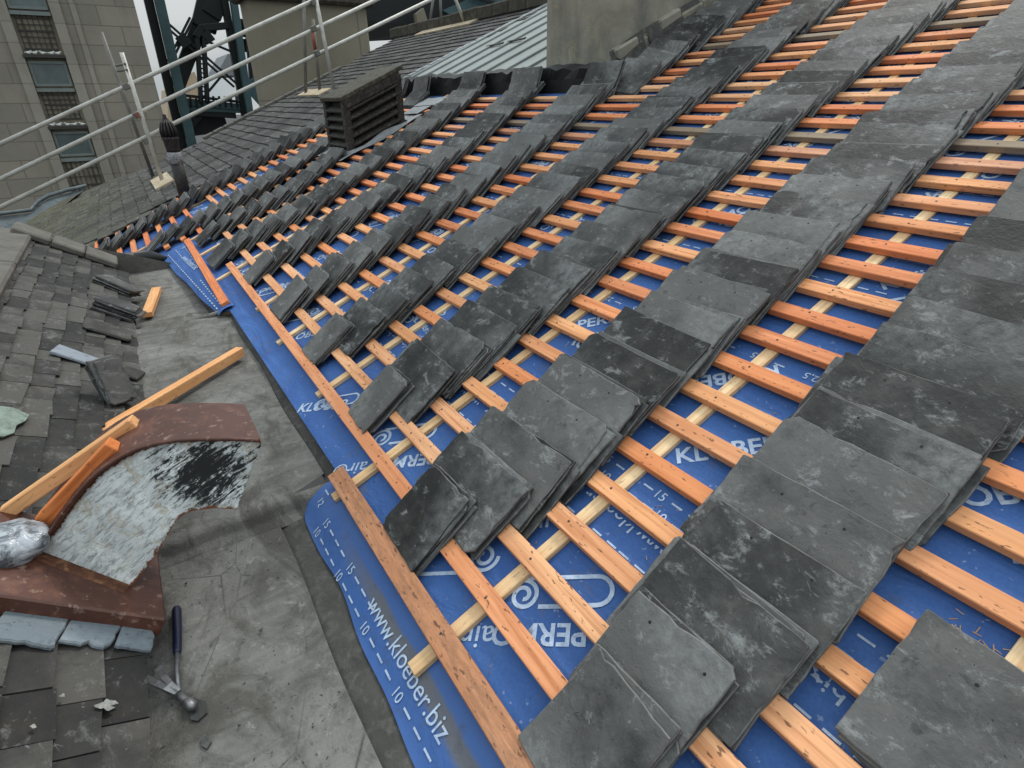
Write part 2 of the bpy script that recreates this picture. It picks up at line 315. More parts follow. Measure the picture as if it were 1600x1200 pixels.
# ---------------------------------------------------------------- mesh helpers
class MB:
    def __init__(s): s.v = []; s.f = []; s.co = []; s.r = []
    def add(s, verts, faces, co=None, r=0.5):
        o = len(s.v); s.v += [Vector(x) for x in verts]; s.f += [[i + o for i in f] for f in faces]
        s.co += [Vector(c) for c in (co if co is not None else verts)]
        s.r += list(r) if isinstance(r, (list, tuple)) else [r] * len(verts)
        return s
    def box(s, c, ex, ey, ez, hx, hy, hz, bev=0.0, r=None):
        """box with chamfered edges; long axis first"""
        c = Vector(c); b = min(bev, .45 * min(hx, hy, hz)); r = rng.random() if r is None else r
        vs = []; cs = []; idx = {}
        ax = (Vector(ex), Vector(ey), Vector(ez)); h = (hx, hy, hz)
        sg = [(a, d, e) for a in (-1, 1) for d in (-1, 1) for e in (-1, 1)]
        if b <= 0:
            for g in sg:
                l = [g[i] * h[i] for i in range(3)]; vs.append(c + ax[0] * l[0] + ax[1] * l[1] + ax[2] * l[2]); cs.append(l)
            return s.add(vs, [(0, 1, 3, 2), (4, 6, 7, 5), (0, 4, 5, 1), (2, 3, 7, 6), (0, 2, 6, 4), (1, 5, 7, 3)], cs, r)
        for g in sg:
            for k in range(3):
                l = [g[i] * (h[i] if i == k else h[i] - b) for i in range(3)]
                idx[(g, k)] = len(vs); vs.append(c + ax[0] * l[0] + ax[1] * l[1] + ax[2] * l[2]); cs.append(l)
        fs = []
        for k in range(3):
            i, j = [q for q in range(3) if q != k]
            for sgn in (-1, 1):
                q = []
                for a, d in ((-1, -1), (1, -1), (1, 1), (-1, 1)):
                    g = [0, 0, 0]; g[k] = sgn; g[i] = a; g[j] = d; q.append(idx[(tuple(g), k)])
                fs.append(q)
            for a in (-1, 1):
                for d in (-1, 1):
                    g0 = [0, 0, 0]; g0[i] = a; g0[j] = d; g1 = list(g0); g0[k] = -1; g1[k] = 1
                    fs.append([idx[(tuple(g0), i)], idx[(tuple(g1), i)], idx[(tuple(g1), j)], idx[(tuple(g0), j)]])
        for g in sg: fs.append([idx[(g, 0)], idx[(g, 1)], idx[(g, 2)]])
        return s.add(vs, fs, cs, r)
    def beam(s, a, b, w, h, up=Vector((0, 0, 1)), bev=0.0, r=None):
        a = Vector(a); b = Vector(b); d = b - a; L = d.length; ex = d / L
        ey = up.cross(ex).normalized(); ez = ex.cross(ey)
        return s.box((a + b) / 2, ex, ey, ez, L / 2, w / 2, h / 2, bev, r)
    def tube(s, pts, rad, seg=10, cap=True):
        pts = [Vector(p) for p in pts]; n = len(pts); rad = rad if isinstance(rad, (list, tuple)) else [rad] * n
        vs = []; fs = []; pe = None
        for i, p in enumerate(pts):
            d = (pts[min(i + 1, n - 1)] - pts[max(i - 1, 0)]).normalized()
            e = (pe - d * pe.dot(d)).normalized() if pe is not None else d.orthogonal().normalized()
            pe = e; g = d.cross(e)
            for k in range(seg):
                a = 2 * PI * k / seg; vs.append(p + (e * math.cos(a) + g * math.sin(a)) * rad[i])
        for i in range(n - 1):
            for k in range(seg):
                fs.append((i * seg + k, i * seg + (k + 1) % seg, (i + 1) * seg + (k + 1) % seg, (i + 1) * seg + k))
        if cap: fs.append(list(range(seg))[::-1]); fs.append([(n - 1) * seg + k for k in range(seg)])
        return s.add(vs, fs)
    def ball(s, c, rx, ry, rz, seg=10, ring=7):
        vs = []; fs = []
        for i in range(1, ring):
            th = PI * i / ring
            for k in range(seg):
                a = 2 * PI * k / seg; vs.append((c[0] + rx * math.sin(th) * math.cos(a), c[1] + ry * math.sin(th) * math.sin(a), c[2] + rz * math.cos(th)))
        for i in range(ring - 2):
            for k in range(seg): fs.append((i * seg + k, i * seg + (k + 1) % seg, (i + 1) * seg + (k + 1) % seg, (i + 1) * seg + k))
        t = len(vs); vs += [(c[0], c[1], c[2] + rz), (c[0], c[1], c[2] - rz)]
        for k in range(seg): fs.append((t, k, (k + 1) % seg)); fs.append((t + 1, (ring - 2) * seg + (k + 1) % seg, (ring - 2) * seg + k))
        return s.add(vs, fs)
    def build(s, name, mat, parent=None, smooth=False, origin=None, recalc=True, matrix=None):
        me = bpy.data.meshes.new(name); o = bpy.data.objects.new(name, me); COL.objects.link(o)
        off = Vector((0, 0, 0))
        if parent is not None:
            o.parent = parent; q_ = parent
            while q_ is not None: off = off + q_.matrix_basis.translation; q_ = q_.parent
        elif matrix is not None: o.matrix_world = matrix
        else:
            if origin is None:
                mn = Vector([min(v[i] for v in s.v) for i in range(3)]); mx = Vector([max(v[i] for v in s.v) for i in range(3)])
                origin = Vector(((mn.x + mx.x) / 2, (mn.y + mx.y) / 2, mn.z))
            off = Vector(origin); o.location = off
        me.from_pydata([v - off for v in s.v], [], s.f)
        a = me.attributes.new('co', 'FLOAT_VECTOR', 'POINT'); a.data.foreach_set('vector', [x for c in s.co for x in c])
        a = me.attributes.new('rnd', 'FLOAT', 'POINT'); a.data.foreach_set('value', s.r)
        if recalc:
            bm = bmesh.new(); bm.from_mesh(me); bmesh.ops.recalc_face_normals(bm, faces=bm.faces[:]); bm.to_mesh(me); bm.free()
        if smooth: me.polygons.foreach_set('use_smooth', [True] * len(me.polygons))
        me.materials.append(mat if not isinstance(mat, str) else M[mat]); me.update()
        return o

def build_two(mb, mat, mb2, mat2, name, parent=None, smooth=False):
    n1 = len(mb.f); mb.add(mb2.v, mb2.f, mb2.co, mb2.r); o = mb.build(name, mat, parent, smooth, recalc=False)
    o.data.materials.append(M[mat2])
    for p in o.data.polygons[n1:]: p.material_index = 1
    return o
def tag(o, label=None, cat=None, group=None, kind=None):
    if label: o['label'] = label
    if cat: o['category'] = cat
    if group: o['group'] = group
    if kind: o['kind'] = kind
    return o
def thing(name, label, cat, loc, group=None):
    o = bpy.data.objects.new(name, None); COL.objects.link(o); o.location = Vector(loc); o.empty_display_size = .05
    return tag(o, label, cat, group)
ORD = ['bottom', 'second', 'third', 'fourth', 'fifth', 'sixth', 'seventh', 'eighth', 'ninth', 'tenth', 'eleventh', 'twelfth', 'thirteenth', 'fourteenth', 'fifteenth',
       'sixteenth', 'seventeenth', 'eighteenth', 'nineteenth', 'twentieth']
def nth(i):
    if i < 20: return ORD[i]
    t = {2: 'twent', 3: 'thirt', 4: 'fort'}[(i + 1) // 10]; u = (i + 1) % 10
    return t + 'ieth' if u == 0 else t + 'y-' + ('first' if u == 1 else ORD[u - 1])

Z = Vector((0, 0, 1)); Xa = Vector((1, 0, 0))
NM = -0.037                                   # height of the membrane below the batten tops
# ---------------------------------------------------------------- world and sun
SUN_EL, SUN_AZ = math.radians(52), math.radians(-35)
W = bpy.data.worlds.new('World'); S.world = W; W.use_nodes = True
wt = W.node_tree; wn = wt.nodes; wl = wt.links; bg = wn['Background']
sky = wn.new('ShaderNodeTexSky'); sky.sky_type = 'NISHITA'; sky.sun_disc = False; sky.sun_elevation = SUN_EL; sky.sun_rotation = SUN_AZ
tc = wn.new('ShaderNodeTexCoord'); mp = wn.new('ShaderNodeMapping'); wl.new(tc.outputs['Generated'], mp.inputs[0]); mp.inputs['Scale'].default_value = (3, 3, 7)
nz = wn.new('ShaderNodeTexNoise'); wl.new(mp.outputs[0], nz.inputs['Vector']); nz.inputs['Scale'].default_value = 1.3; nz.inputs['Detail'].default_value = 7
cr = wn.new('ShaderNodeValToRGB'); wl.new(nz.outputs['Fac'], cr.inputs[0])
cr.color_ramp.elements[0].position = .34; cr.color_ramp.elements[0].color = (5.6, 7.4, 8.6, 1)
cr.color_ramp.elements[1].position = .60; cr.color_ramp.elements[1].color = (11.5, 11.9, 12.0, 1)
sx = wn.new('ShaderNodeSeparateXYZ'); wl.new(tc.outputs['Generated'], sx.inputs[0])
me_ = wn.new('ShaderNodeMapRange'); wl.new(sx.outputs[2], me_.inputs[0]); me_.inputs[1].default_value = .05; me_.inputs[2].default_value = 1; me_.inputs[3].default_value = .92; me_.inputs[4].default_value = 3.0
vm = wn.new('ShaderNodeVectorMath'); vm.operation = 'SCALE'; wl.new(cr.outputs[0], vm.inputs[0]); wl.new(me_.outputs[0], vm.inputs['Scale'])
mx = wn.new('ShaderNodeMix'); mx.data_type = 'RGBA'; mx.inputs[0].default_value = .88
wl.new(sky.outputs[0], mx.inputs[6]); wl.new(vm.outputs[0], mx.inputs[7]); wl.new(mx.outputs[2], bg.inputs[0]); bg.inputs[1].default_value = .05
sl = bpy.data.lights.new('sun', 'SUN'); so = bpy.data.objects.new('sun', sl); COL.objects.link(so)
sl.energy = 1.5; sl.angle = math.radians(11); sl.color = (1, .96, .9)
sd = Vector((math.sin(SUN_AZ) * math.cos(SUN_EL), math.cos(SUN_AZ) * math.cos(SUN_EL), math.sin(SUN_EL)))
so.rotation_euler = (-sd).to_track_quat('-Z', 'Y').to_euler()

# ---------------------------------------------------------------- setting far below
g = MB(); g.add([(-900, -900, -16), (900, -900, -16), (900, 900, -16), (-900, 900, -16)], [(0, 1, 2, 3)])
tag(g.build('ground', 'asphalt', origin=(0, 0, -16)), kind='structure')

# ---------------------------------------------------------------- membrane, deck
EAVES = [(2.4, -.105), (-1.40, -.105), (-1.40, -.112), (-3.25, -.135), (-3.30, -.19), (-4.2, -.27), (-5.16, -.35), (-5.32, -.42), (-6.05, -.83), (-6.4, -1.05), (-7.25, -1.05)]
TOPE = [(-7.25, 2.56), (-3.06, 2.56), (-3.06, 5.3), (2.4, 5.3)]
mem = thing('roof_membrane', 'blue breathable roofing membrane with white printing, spread under the battens', 'roof membrane', P(-2, 1, NM))
b = MB(); pl = EAVES + TOPE
b.add([P(u, v, NM) for u, v in pl], [list(range(len(pl)))]); b.build('sheet', 'membrane', mem)
for i_, v_ in enumerate((.338, 1.42, 2.5)):
    b = MB(); ul = -7.24 if v_ < 2.5 else -3.07; z_ = NM + .003 * (i_ + 1); vt_ = 5.29 if i_ == 2 else 2.55
    q_ = [(ul, v_), (2.39, v_), (2.39, 5.29), (-3.07, 5.29)] + ([(-3.07, 2.55), (ul, 2.55)] if i_ < 2 else [])
    b.add([P(u, v, z_) for u, v in q_] + [P(ul, v_ - .0005, z_ - .003), P(2.39, v_ - .0005, z_ - .003)], [list(range(len(q_))), (0, 1, len(q_) + 1, len(q_))]); b.build('lap_sheet', 'membrane', mem, recalc=False)
dk = MB(); q = [(u, v + .012) for u, v in EAVES] + [(-7.24, 2.9), (-3.06, 2.9), (-3.06, 5.3), (2.4, 5.3)]
nq = len(q); dk.add([P(u, v, NM - .004) for u, v in q] + [P(u, v, NM - .05) for u, v in q], [list(range(nq)), list(range(nq, 2 * nq))] + [(i, (i + 1) % nq, nq + (i + 1) % nq, nq + i) for i in range(nq)])
tag(dk.build('roof_deck', 'deck'), 'sawn timber sarking deck hidden beneath the blue membrane', 'roof deck')

# text -------------------------------------------------------------
_tc = {}
def text_mesh(body, bold=0.0):
    if (body, bold) in _tc: return _tc[(body, bold)]
    cu = bpy.data.curves.new('t', 'FONT'); cu.body = body; cu.size = 1; cu.offset = bold; cu.resolution_u = 3
    o = bpy.data.objects.new('t', cu); COL.objects.link(o)
    dg = bpy.context.evaluated_depsgraph_get(); dg.update()
    me = bpy.data.meshes.new_from_object(o.evaluated_get(dg))
    r = ([(v.co.x, v.co.y) for v in me.vertices], [tuple(p.vertices) for p in me.polygons])
    bpy.data.objects.remove(o); bpy.data.curves.remove(cu); bpy.data.meshes.remove(me)
    _tc[(body, bold)] = r; return r
def put2d(mb, verts, faces, u, v, ang, size, fn):
    c, s_ = math.cos(ang), math.sin(ang); out = []
    for x, y in verts:
        uu = u + (x * c - y * s_) * size; vv = v + (x * s_ + y * c) * size; out.append(P(uu, vv, fn(uu, vv)))
    mb.add(out, faces)
def ribbon(pts, w):
    vs = []; fs = []; n = len(pts)
    for i in range(n):
        a = Vector(pts[max(i - 1, 0)]); c = Vector(pts[min(i + 1, n - 1)]); d = (c - a).normalized(); nn = Vector((-d.y, d.x)) * w / 2
        p = Vector(pts[i]); vs += [tuple(p + nn), tuple(p - nn)]
    for i in range(n - 1): fs.append((2 * i, 2 * i + 1, 2 * i + 3, 2 * i + 2))
    return vs, fs
def pill():
    pts = []
    for i in range(46):                                   # a spiral that unrolls into a long loop
        a = i / 45 * 2 * PI * 1.75; r = .10 + .34 * i / 45
        pts.append((r * math.sin(a) * 1.0, -r * math.cos(a) * 1.0 + .0))
    x0, y0 = pts[-1]
    lo = [(2.6, .44)] + [(2.6 + .36 * math.sin(t * PI / 10), .08 + .36 * math.cos(t * PI / 10)) for t in range(1, 10)] + [(2.6, -.28), (1.0, -.30), (.42, -.30)]
    pts2 = [(0, .44)] + [(x - .75, y) if x > 2 else (x, y) for x, y in lo]
    return pts, pts2
SPI, LOOP = pill()
LAPS = (.338, 1.42, 2.5)
flatfn = lambda u, v: NM + .0016 + .003 * sum(v > q for q in LAPS)
pr = MB()
def logo(u, v, ang, size=.09, loop=True):
    put2d(pr, *ribbon(SPI, .11), u, v, ang, size, flatfn)
    if loop: put2d(pr, *ribbon(LOOP, .11), u, v, ang, size, lambda a, b_: flatfn(a, b_) + .0003)
def word(body, u, v, ang, size, bold=.01, fn=flatfn, mb=None):
    put2d(mb or pr, *text_mesh(body, bold), u, v, ang, size, fn)
def dash(mb, u, v, l, w=.0045, fn=flatfn):
    put2d(mb, [(0, -w / 2), (l, -w / 2), (l, w / 2), (0, w / 2)], [(0, 1, 2, 3)], u, v, 0, 1, fn)
A45 = math.radians(45); A225 = math.radians(225)
def scale_row(v, num, u0, u1, per=.175, inv=False, mb=None, fn=flatfn, size=.032, ph=0.0):
    u = u0 + ph
    while u < u1:
        if num:
            w = .02 + .0145 * len(num)
            if inv: word(num, u + w * .8, v + .011, PI, size, .004, fn, mb)
            else: word(num, u, v - .011, 0, size, .004, fn, mb)
            x = u + w
        else: x = u
        while x < u + per - .03:
            dash(mb or pr, x, v, .028, fn=fn); x += .046
        u += per
E_ = -7.2
scale_row(.432, '15', -1.02, 2.3, ph=.0); scale_row(.392, '10', -.985, 2.3)
scale_row(.432, '15', -7.1, -1.05, .35); scale_row(.392, '10', -7.1, -1.05, .35)
scale_row(.276, None, -7.1, 2.3)
scale_row(.90, '22,5', -3.4, 2.3, .115 + .03, True, size=.030); scale_row(.975, None, -6, 2.3); scale_row(1.41, None, -6, 2.3)
for v_, n_ in ((1.75, '15'), (1.79, '10'), (2.2, '22,5'), (2.9, '15'), (3.3, '22,5'), (1.08, None), (1.25, None), (1.60, '22,5'), (2.0, None), (2.4, None), (2.65, '15'), (3.1, None), (3.55, '15'), (.62, None)): scale_row(v_, n_, -6 if v_ < 2.5 else -3, 2.3, .3)
for x_ in (-1.3, -.52, .5): put2d(pr, *text_mesh('www.kloeber.biz    www.kloeber.biz', .004), x_, .352, PI, .05, lambda u, v: NM + .0016)
near = [('K', -.690, .520), ('P', -.562, .098), ('L', -.71, .072), ('LI', -.835, .068)]
word('KL\u00d6BER PERMO', -.688, .518, math.radians(47), .062, .022)
word('PERMO', -.556, .128, A225, .062, .022); word('air\u00ae', -.690, -.012, A225, .068, .004)
logo(-.700, .070, A45, .085); logo(-.845, .058, A225, .085)
word('air', -.828, .172, A45, .066, .006)
word('KL\u00d6BER', -1.90, -.122, math.radians(40), .062, .022); logo(-1.84, -.035, A45, .07); logo(-1.455, .05, A45, .085)
word('PERMO', -1.235, .150, A225, .062, .022); word('air\u00ae', -1.40, -.02, A225, .066, .004)
word('KL\u00d6BER', -.66, 1.262, A45, .062, .022); logo(-.60, 1.20, A45, .085)
word('KL\u00d6BER', -.70, .90, A225, .062, .022)
word('PERMO', -1.30, .735, A45, .062, .022); logo(-1.22, .70, A45, .085); word('kloeber', -1.99, .47, math.radians(-20), .05, .006)
word('PERMO', -1.37, 1.36, A45, .062, .022); logo(-1.25, 1.42, A45, .085)
word('KL\u00d6BER', -.28, .70, A45, .062, .022); logo(-.10, .72, A45, .085); word('KL\u00d6BER', -.22, .38, A225, .05, .01)
word('PERMO', -.70, 1.83, A225, .062, .02); logo(-.62, 1.9, A45, .085)
for i in range(-13, 4):                                    # the same print goes on up and along the sheet
    for j in range(0, 13):
        u_, v_ = i * .50 + (j % 2) * .25, -.02 + j * .36
        if u_ > -2.1 and v_ < 1.5: continue
        if (u_ < -3.1 and v_ > 2.45) or u_ < -7 or v_ > 4.2: continue
        word('KL\u00d6BER', u_, v_, A45, .062, .02); word('PERMO air', u_ + .36, v_ + .22, A225, .060, .018)
        logo(u_ - .1, v_ + .2, A45 if j % 2 else A225, .085)
pr.build('printed_lettering', 'print', mem, recalc=False)

# lap skirt at the near eaves -------------------------------------------
def skirt_n(u, v):
    t = max(0, min(1, (-.098 - v) / .155))
    return NM - .004 - .010 * t * t + .010 * math.sin(t * PI * 1.25) * (1 + .5 * math.sin(u * 4.1 + 1)) * (0.6 + .5 * min(1, max(0, u + 1.4)))
sk = thing('membrane_lap', 'dusty blue membrane lap with dashed rulings hanging into the gutter below the stained batten', 'roof membrane', P(-.8, -.2, NM))
b = MB(); nu, nv = 70, 12; vs = []; cs = []
for i in range(nu + 1):
    u_ = -1.435 + (2.2) * i / nu
    for j in range(nv + 1):
        t = j / nv; edge = -.262 - .007 * math.sin(u_ * 7) - .004 * math.sin(u_ * 19)
        if u_ < -1.38: edge += .035 * ((-1.38 - u_) / .055) ** 2
        v_ = -.096 + (edge + .096) * t; vs.append(P(u_, v_, skirt_n(u_, v_))); cs.append((u_ + 1.44, v_ + .26, 0))
b.add(vs, [(i * (nv + 1) + j, (i + 1) * (nv + 1) + j, (i + 1) * (nv + 1) + j + 1, i * (nv + 1) + j + 1) for i in range(nu) for j in range(nv)], cs)
skb = b; b = MB(); sfn = lambda u, v: skirt_n(u, v) + .0022
scale_row(-.207, '15', -1.31, -1.0, .20, mb=b, fn=sfn); scale_row(-.242, '10', -1.32, .6, .19, mb=b, fn=sfn)
word('www.kloeber.biz', -.965, -.216, 0, .055, .002, sfn, b); word('15', -.5, -.215, 0, .032, .004, sfn, b)
word('12', -1.40, -.20, math.radians(-15), .03, .004, sfn, b); dash(b, -1.41, -.165, .03, fn=sfn)
build_two(skb, 'skirt', b, 'print', 'sheet', sk, True)
# second lap at the far eaves
fs_ = thing('membrane_lap', 'bright blue membrane lap draped over the gutter edge beside the far loose batten', 'roof membrane', P(-4.2, -.3, NM))
b = MB(); vs = []; nu, nv = 40, 8
for i in range(nu + 1):
    u_ = -5.20 + 1.94 * i / nu; e = -.37 + .17 * (u_ + 5.2) / 1.94
    for j in range(nv + 1):
        t = j / nv; v_ = -.10 + (e - .004 * math.sin(u_ * 8) + .10) * t
        vs.append(P(u_, v_, NM + .010 + .014 * math.sin(t * PI * .8) - .012 * t * t))
b.add(vs, [(i * (nv + 1) + j, (i + 1) * (nv + 1) + j, (i + 1) * (nv + 1) + j + 1, i * (nv + 1) + j + 1) for i in range(nu) for j in range(nv)])
skb = b; b = MB(); ff = lambda u, v: NM + .023
for r_ in (.30, .55, .80):
    u_ = -5.1
    while u_ < -3.35:
        e = -.37 + .17 * (u_ + 5.2) / 1.94; v_ = -.10 + (e + .10) * r_; t = r_
        h = NM + .013 + .014 * math.sin(t * PI * .8) - .012 * t * t
        if r_ == .55 and -4.75 < u_ < -4.0: u_ += .05; continue
        put2d(b, [(0, -.003), (.035, -.003), (.035, .003), (0, .003)], [(0, 1, 2, 3)], u_, v_, .088, 1, lambda a, c, h=h: h); u_ += .06
word('www.kloeber.biz', -4.75, -.235, .088, .07, .003, lambda u, v: NM + .0255, b); word('10', -5.05, -.20, .088, .05, .003, lambda u, v: NM + .0255, b)
build_two(skb, 'membrane', b, 'print', 'sheet', fs_, True)

# ---------------------------------------------------------------- counter battens, battens
CB = [(-.054, 1), (-.735, -2.75), (-1.345, -2.45), (-1.90, -1.35), (-2.50, -1.4), (-3.01, -1.3), (-3.84, -2.4), (-4.60, -3.0), (-5.20, -3.6), (-5.85, -6.2), (-6.5, -8.6)]
CB.append((.55, 0))
for i, (u_, k0) in enumerate(CB):
    top = 41 if u_ > -3.0 else 20.4
    dr = -.004 * 0
    b = MB(); b.beam(P(u_ + rng.uniform(-.004, .004), kv(k0), -.0295), P(u_ - .012 * rng.random(), kv(top), -.0295), .034, .0145, N, .0015)
    tag(b.build('counter_batten', 'counter'), 'pale yellow counter batten running up the slope, ' + nth(i if i < 11 else 11).replace('bottom', 'first') + ' gap from the right', 'counter batten', 'counter battens on the membrane')
def batten(name, k, u0, u1, mat, label, w=.0425, th=.020, dv=(0, 0), r=None):
    b = MB(); a = P(u0, kv(k) + dv[0], -th / 2); c = P(u1, kv(k) + dv[1], -th / 2)
    b.beam(a, c, w + rng.uniform(-.0015, .0015), th, N, .0018, r)
    nb_ = MB()
    for cu, ck in CB:
        if -2.7 < cu < .3 and u0 < cu < u1 and ck - .3 < k < 24:
            q_ = P(cu + rng.uniform(-.008, .008), kv(k) + dv[0] + rng.uniform(-.008, .008), 0); nb_.tube([q_ - N * .001, q_ + N * .0009], [.0032, .0028], 8)
    o = build_two(b, mat, nb_, 'grid', name) if nb_.v else b.build(name, mat)
    if nb_.v:
        bm = bmesh.new(); bm.from_mesh(o.data); bmesh.ops.recalc_face_normals(bm, faces=bm.faces[:]); bm.to_mesh(o.data); bm.free()
    return tag(o, label, 'batten', 'roof battens nailed across the slope')
bi = 0
for k in range(-1, 41):
    u0 = -7.22 + rng.uniform(-.02, .02) if k < 20 else -3.07
    if k == -1: u0 = -3.95
    if k == 0: u0 = -5.05
    u1 = 1.5 + rng.uniform(-.1, .1)
    if k == 0:
        pass
    m_ = 'batten_grey' if k in (16, 25) else 'batten'
    batten('roof_batten', k + rng.uniform(-.03, .03), u0, u1, m_, ('weathered grey brown' if m_ == 'batten_grey' else 'orange softwood') + ' roof batten, ' + nth(k + 1) + ' full batten up from the gutter', dv=(rng.uniform(-.004, .004), rng.uniform(-.004, .004)))
batten('roof_batten', -2.06, -1.415, .9, 'batten_stained', 'rust stained brown batten along the near gutter edge, over the membrane lap', .05, dv=(0, .012), r=.5)
batten('roof_batten', -2.24, -5.18, -3.30, 'batten', 'short loose orange batten at the far gutter edge above the bright blue lap', .046, dv=(0, .0), r=.12)
for i, (k, ul) in enumerate(((-8.9, -6.2), (-7.9, -6.05), (-6.9, -5.9), (-5.8, -5.65), (-4.7, -5.45), (-3.6, -5.28), (-2.4, -5.24), (-1.2, -5.12), )):
    batten('roof_batten', k, -7.22, ul, 'batten', 'short pinkish batten end beyond the far gutter end, ' + nth(i).replace('bottom', 'lowest'), r=rng.uniform(0, .3))

# ---------------------------------------------------------------- slates
def slate(w, L, th, detail=True):
    """outline jittered like a hand-dressed slate; returns verts, faces, local coords"""
    n = 9 if detail else 3
    cs = [(-w / 2, 0), (w / 2, 0), (w / 2, L), (-w / 2, L)]; pts = []
    sk_ = [(rng.uniform(-.006, .006), rng.uniform(-.006, .006)) for _ in range(4)]
    cs = [(c[0] + s_[0], c[1] + s_[1]) for c, s_ in zip(cs, sk_)]
    chips = [rng.uniform(.0008, .003) if rng.random() < .78 else rng.uniform(.008, .022) for _ in range(4)]
    amp = .0013 if detail else .0025
    for i in range(4):
        a = Vector(cs[i]); c = Vector(cs[(i + 1) % 4]); d = c - a; l = d.length; d /= l; nn = Vector((d.y, -d.x))
        ts = [chips[i] / l] + [j / n for j in range(1, n)] + [1 - chips[(i + 1) % 4] / l]
        nick = rng.randrange(1, n) if (detail and rng.random() < .4) else -1
        for j, t in enumerate(ts):
            p = a + d * l * t + nn * rng.uniform(-amp, amp)
            if j == nick: p -= nn * rng.uniform(.003, .008)
            pts.append(p)
    m_ = len(pts); bev = .0020
    cx = Vector((0, L / 2))
    ins = [p + (cx - p).normalized() * bev * 1.3 for p in pts]
    tw = [rng.uniform(-.0012, .0012) for _ in range(4)]
    hz = lambda p: th + tw[0] * (p.x / w) * 2 + tw[1] * (p.y / L - .5) * 2
    V_ = [(p.x, p.y, hz(p)) for p in ins] + [(p.x, p.y, hz(p) - th * .4) for p in pts] + [(p.x, p.y, .0) for p in pts]
    F_ = [list(range(m_))] + [(i, m_ + i, m_ + (i + 1) % m_, (i + 1) % m_) for i in range(m_)] + [(m_ + i, 2 * m_ + i, 2 * m_ + (i + 1) % m_, m_ + (i + 1) % m_) for i in range(m_)] + [list(range(2 * m_, 3 * m_))[::-1]]
    return [Vector(v) for v in V_], F_
def lerp_tab(tab, k):
    if k <= tab[0][0]: return tab[0][1]
    for (a, x), (c, y) in zip(tab, tab[1:]):
        if k <= c: return x + (y - x) * (k - a) / (c - a)
    return tab[-1][1]
# columns: (left edge by batten, right edge by batten, first batten, last batten)
COLS = [
    ([(-2, -.470), (0, -.505), (3, -.535), (12, -.575), (20, -.60)], [(-2, -.285), (-1, -.29), (0, -.245), (5, -.240), (20, -.23)], -2, 19),
    ([(-2, -1.115), (-1, -1.14), (0, -1.145), (6, -1.125), (18, -1.165), (24, -1.18)], [(-2, -.915), (-1, -.835), (0, -.80), (6, -.815), (20, -.865), (24, -.875)], -2, 24),
    ([(-1, -1.66), (0, -1.69), (9, -1.70), (17, -1.76), (32, -1.80)], [(-1, -1.49), (0, -1.40), (3, -1.38), (9, -1.405), (17, -1.45), (32, -1.47)], -1, 33),
    ([(-1, -2.24), (3, -2.25), (9, -2.32), (15, -2.385), (36, -2.47)], [(-1, -2.07), (0, -1.965), (9, -2.01), (17, -2.08), (36, -2.13)], -1, 38),
    ([(-1, -2.83), (1, -2.86), (8, -2.88), (12, -2.97), (18, -3.17)], [(-1, -2.63), (1, -2.60), (10, -2.64), (14, -2.68), (18, -2.84)], -1, 18),
    ([(-1, -3.54), (6, -3.56), (10, -3.58), (14, -3.70), (19, -4.0)], [(-1, -3.34), (5, -3.26), (10, -3.25), (14, -3.36), (19, -3.63)], -1, 18),
    ([(-2, -4.30), (5, -4.25), (10, -4.42), (15, -4.62), (19, -4.85)], [(-2, -4.05), (5, -3.92), (10, -4.09), (15, -4.20), (19, -4.41)], -2, 18),
    ([(-2, -5.0), (5, -4.93), (8, -5.15), (19, -5.78)], [(-2, -4.79), (5, -4.57), (8, -4.85), (19, -5.35)], -2, 8),
    ([(-5.4, -5.66), (0, -5.60), (9, -5.88)], [(-5.4, -5.43), (0, -5.26), (4, -5.25), (9, -5.50)], -5, 9),
    ([(-9, -6.55), (0, -6.85), (12, -6.95)], [(-9, -6.20), (-4, -6.38), (0, -6.45), (12, -6.52)], -9, 13),
]
CNAME = ['first', 'second', 'third', 'fourth', 'fifth', 'sixth', 'seventh', 'eighth', 'ninth', 'tenth']
TH = .0068; NP = 4; TILT0 = math.asin((NP * TH + .0022) / G)
slates = []       # (size key, level, column, pile, verts, faces, matrix, detail)
def frame(u, v, n, yaw, tilt, roll=0.0):
    R = Matrix((U, V, N)).transposed().to_4x4() @ Matrix.Rotation(yaw, 4, 'Z') @ Matrix.Rotation(tilt, 4, 'X') @ Matrix.Rotation(roll, 4, 'Y')
    R.translation = P(u, v, n); return R
def pile(uc, w, k, col, idx, L=.205, tilt=None, n=NP, n0=-.0215, roll=0.0, yawj=1.7, dv=.2):
    tilt = TILT0 + math.radians(rng.uniform(-.6, 1.3)) if tilt is None else tilt
    roll += math.radians(rng.uniform(-.8, .8))
    by = rng.uniform(-1, 1) * yawj; bo = rng.uniform(-.006, .006)
    th_ = TH
    for lv in range(n):                       # 0 = lowest
        top = n - 1 - lv
        ww = w + rng.uniform(-.012, .006); LL = L + rng.uniform(-.008, .006)
        yaw = math.radians(by + rng.uniform(-1, 1) * yawj)
        M4 = frame(uc + bo + rng.uniform(-.010, .010), kv(k) + dv * G + rng.uniform(-.007, .007), n0, yaw, tilt, roll)
        M4 = M4 @ Matrix.Translation((0, 0, lv * th_ + rng.uniform(0, .0005)))
        p = M4.translation; d = p.dot(RZ)
        vis = ww * (1.25 * G if idx else LL) / max(d, .2) ** 2 * (1 if top == 0 else (.25 if top == 1 else .08))
        slates.append([vis, top, col, idx, ww, LL, M4, d])
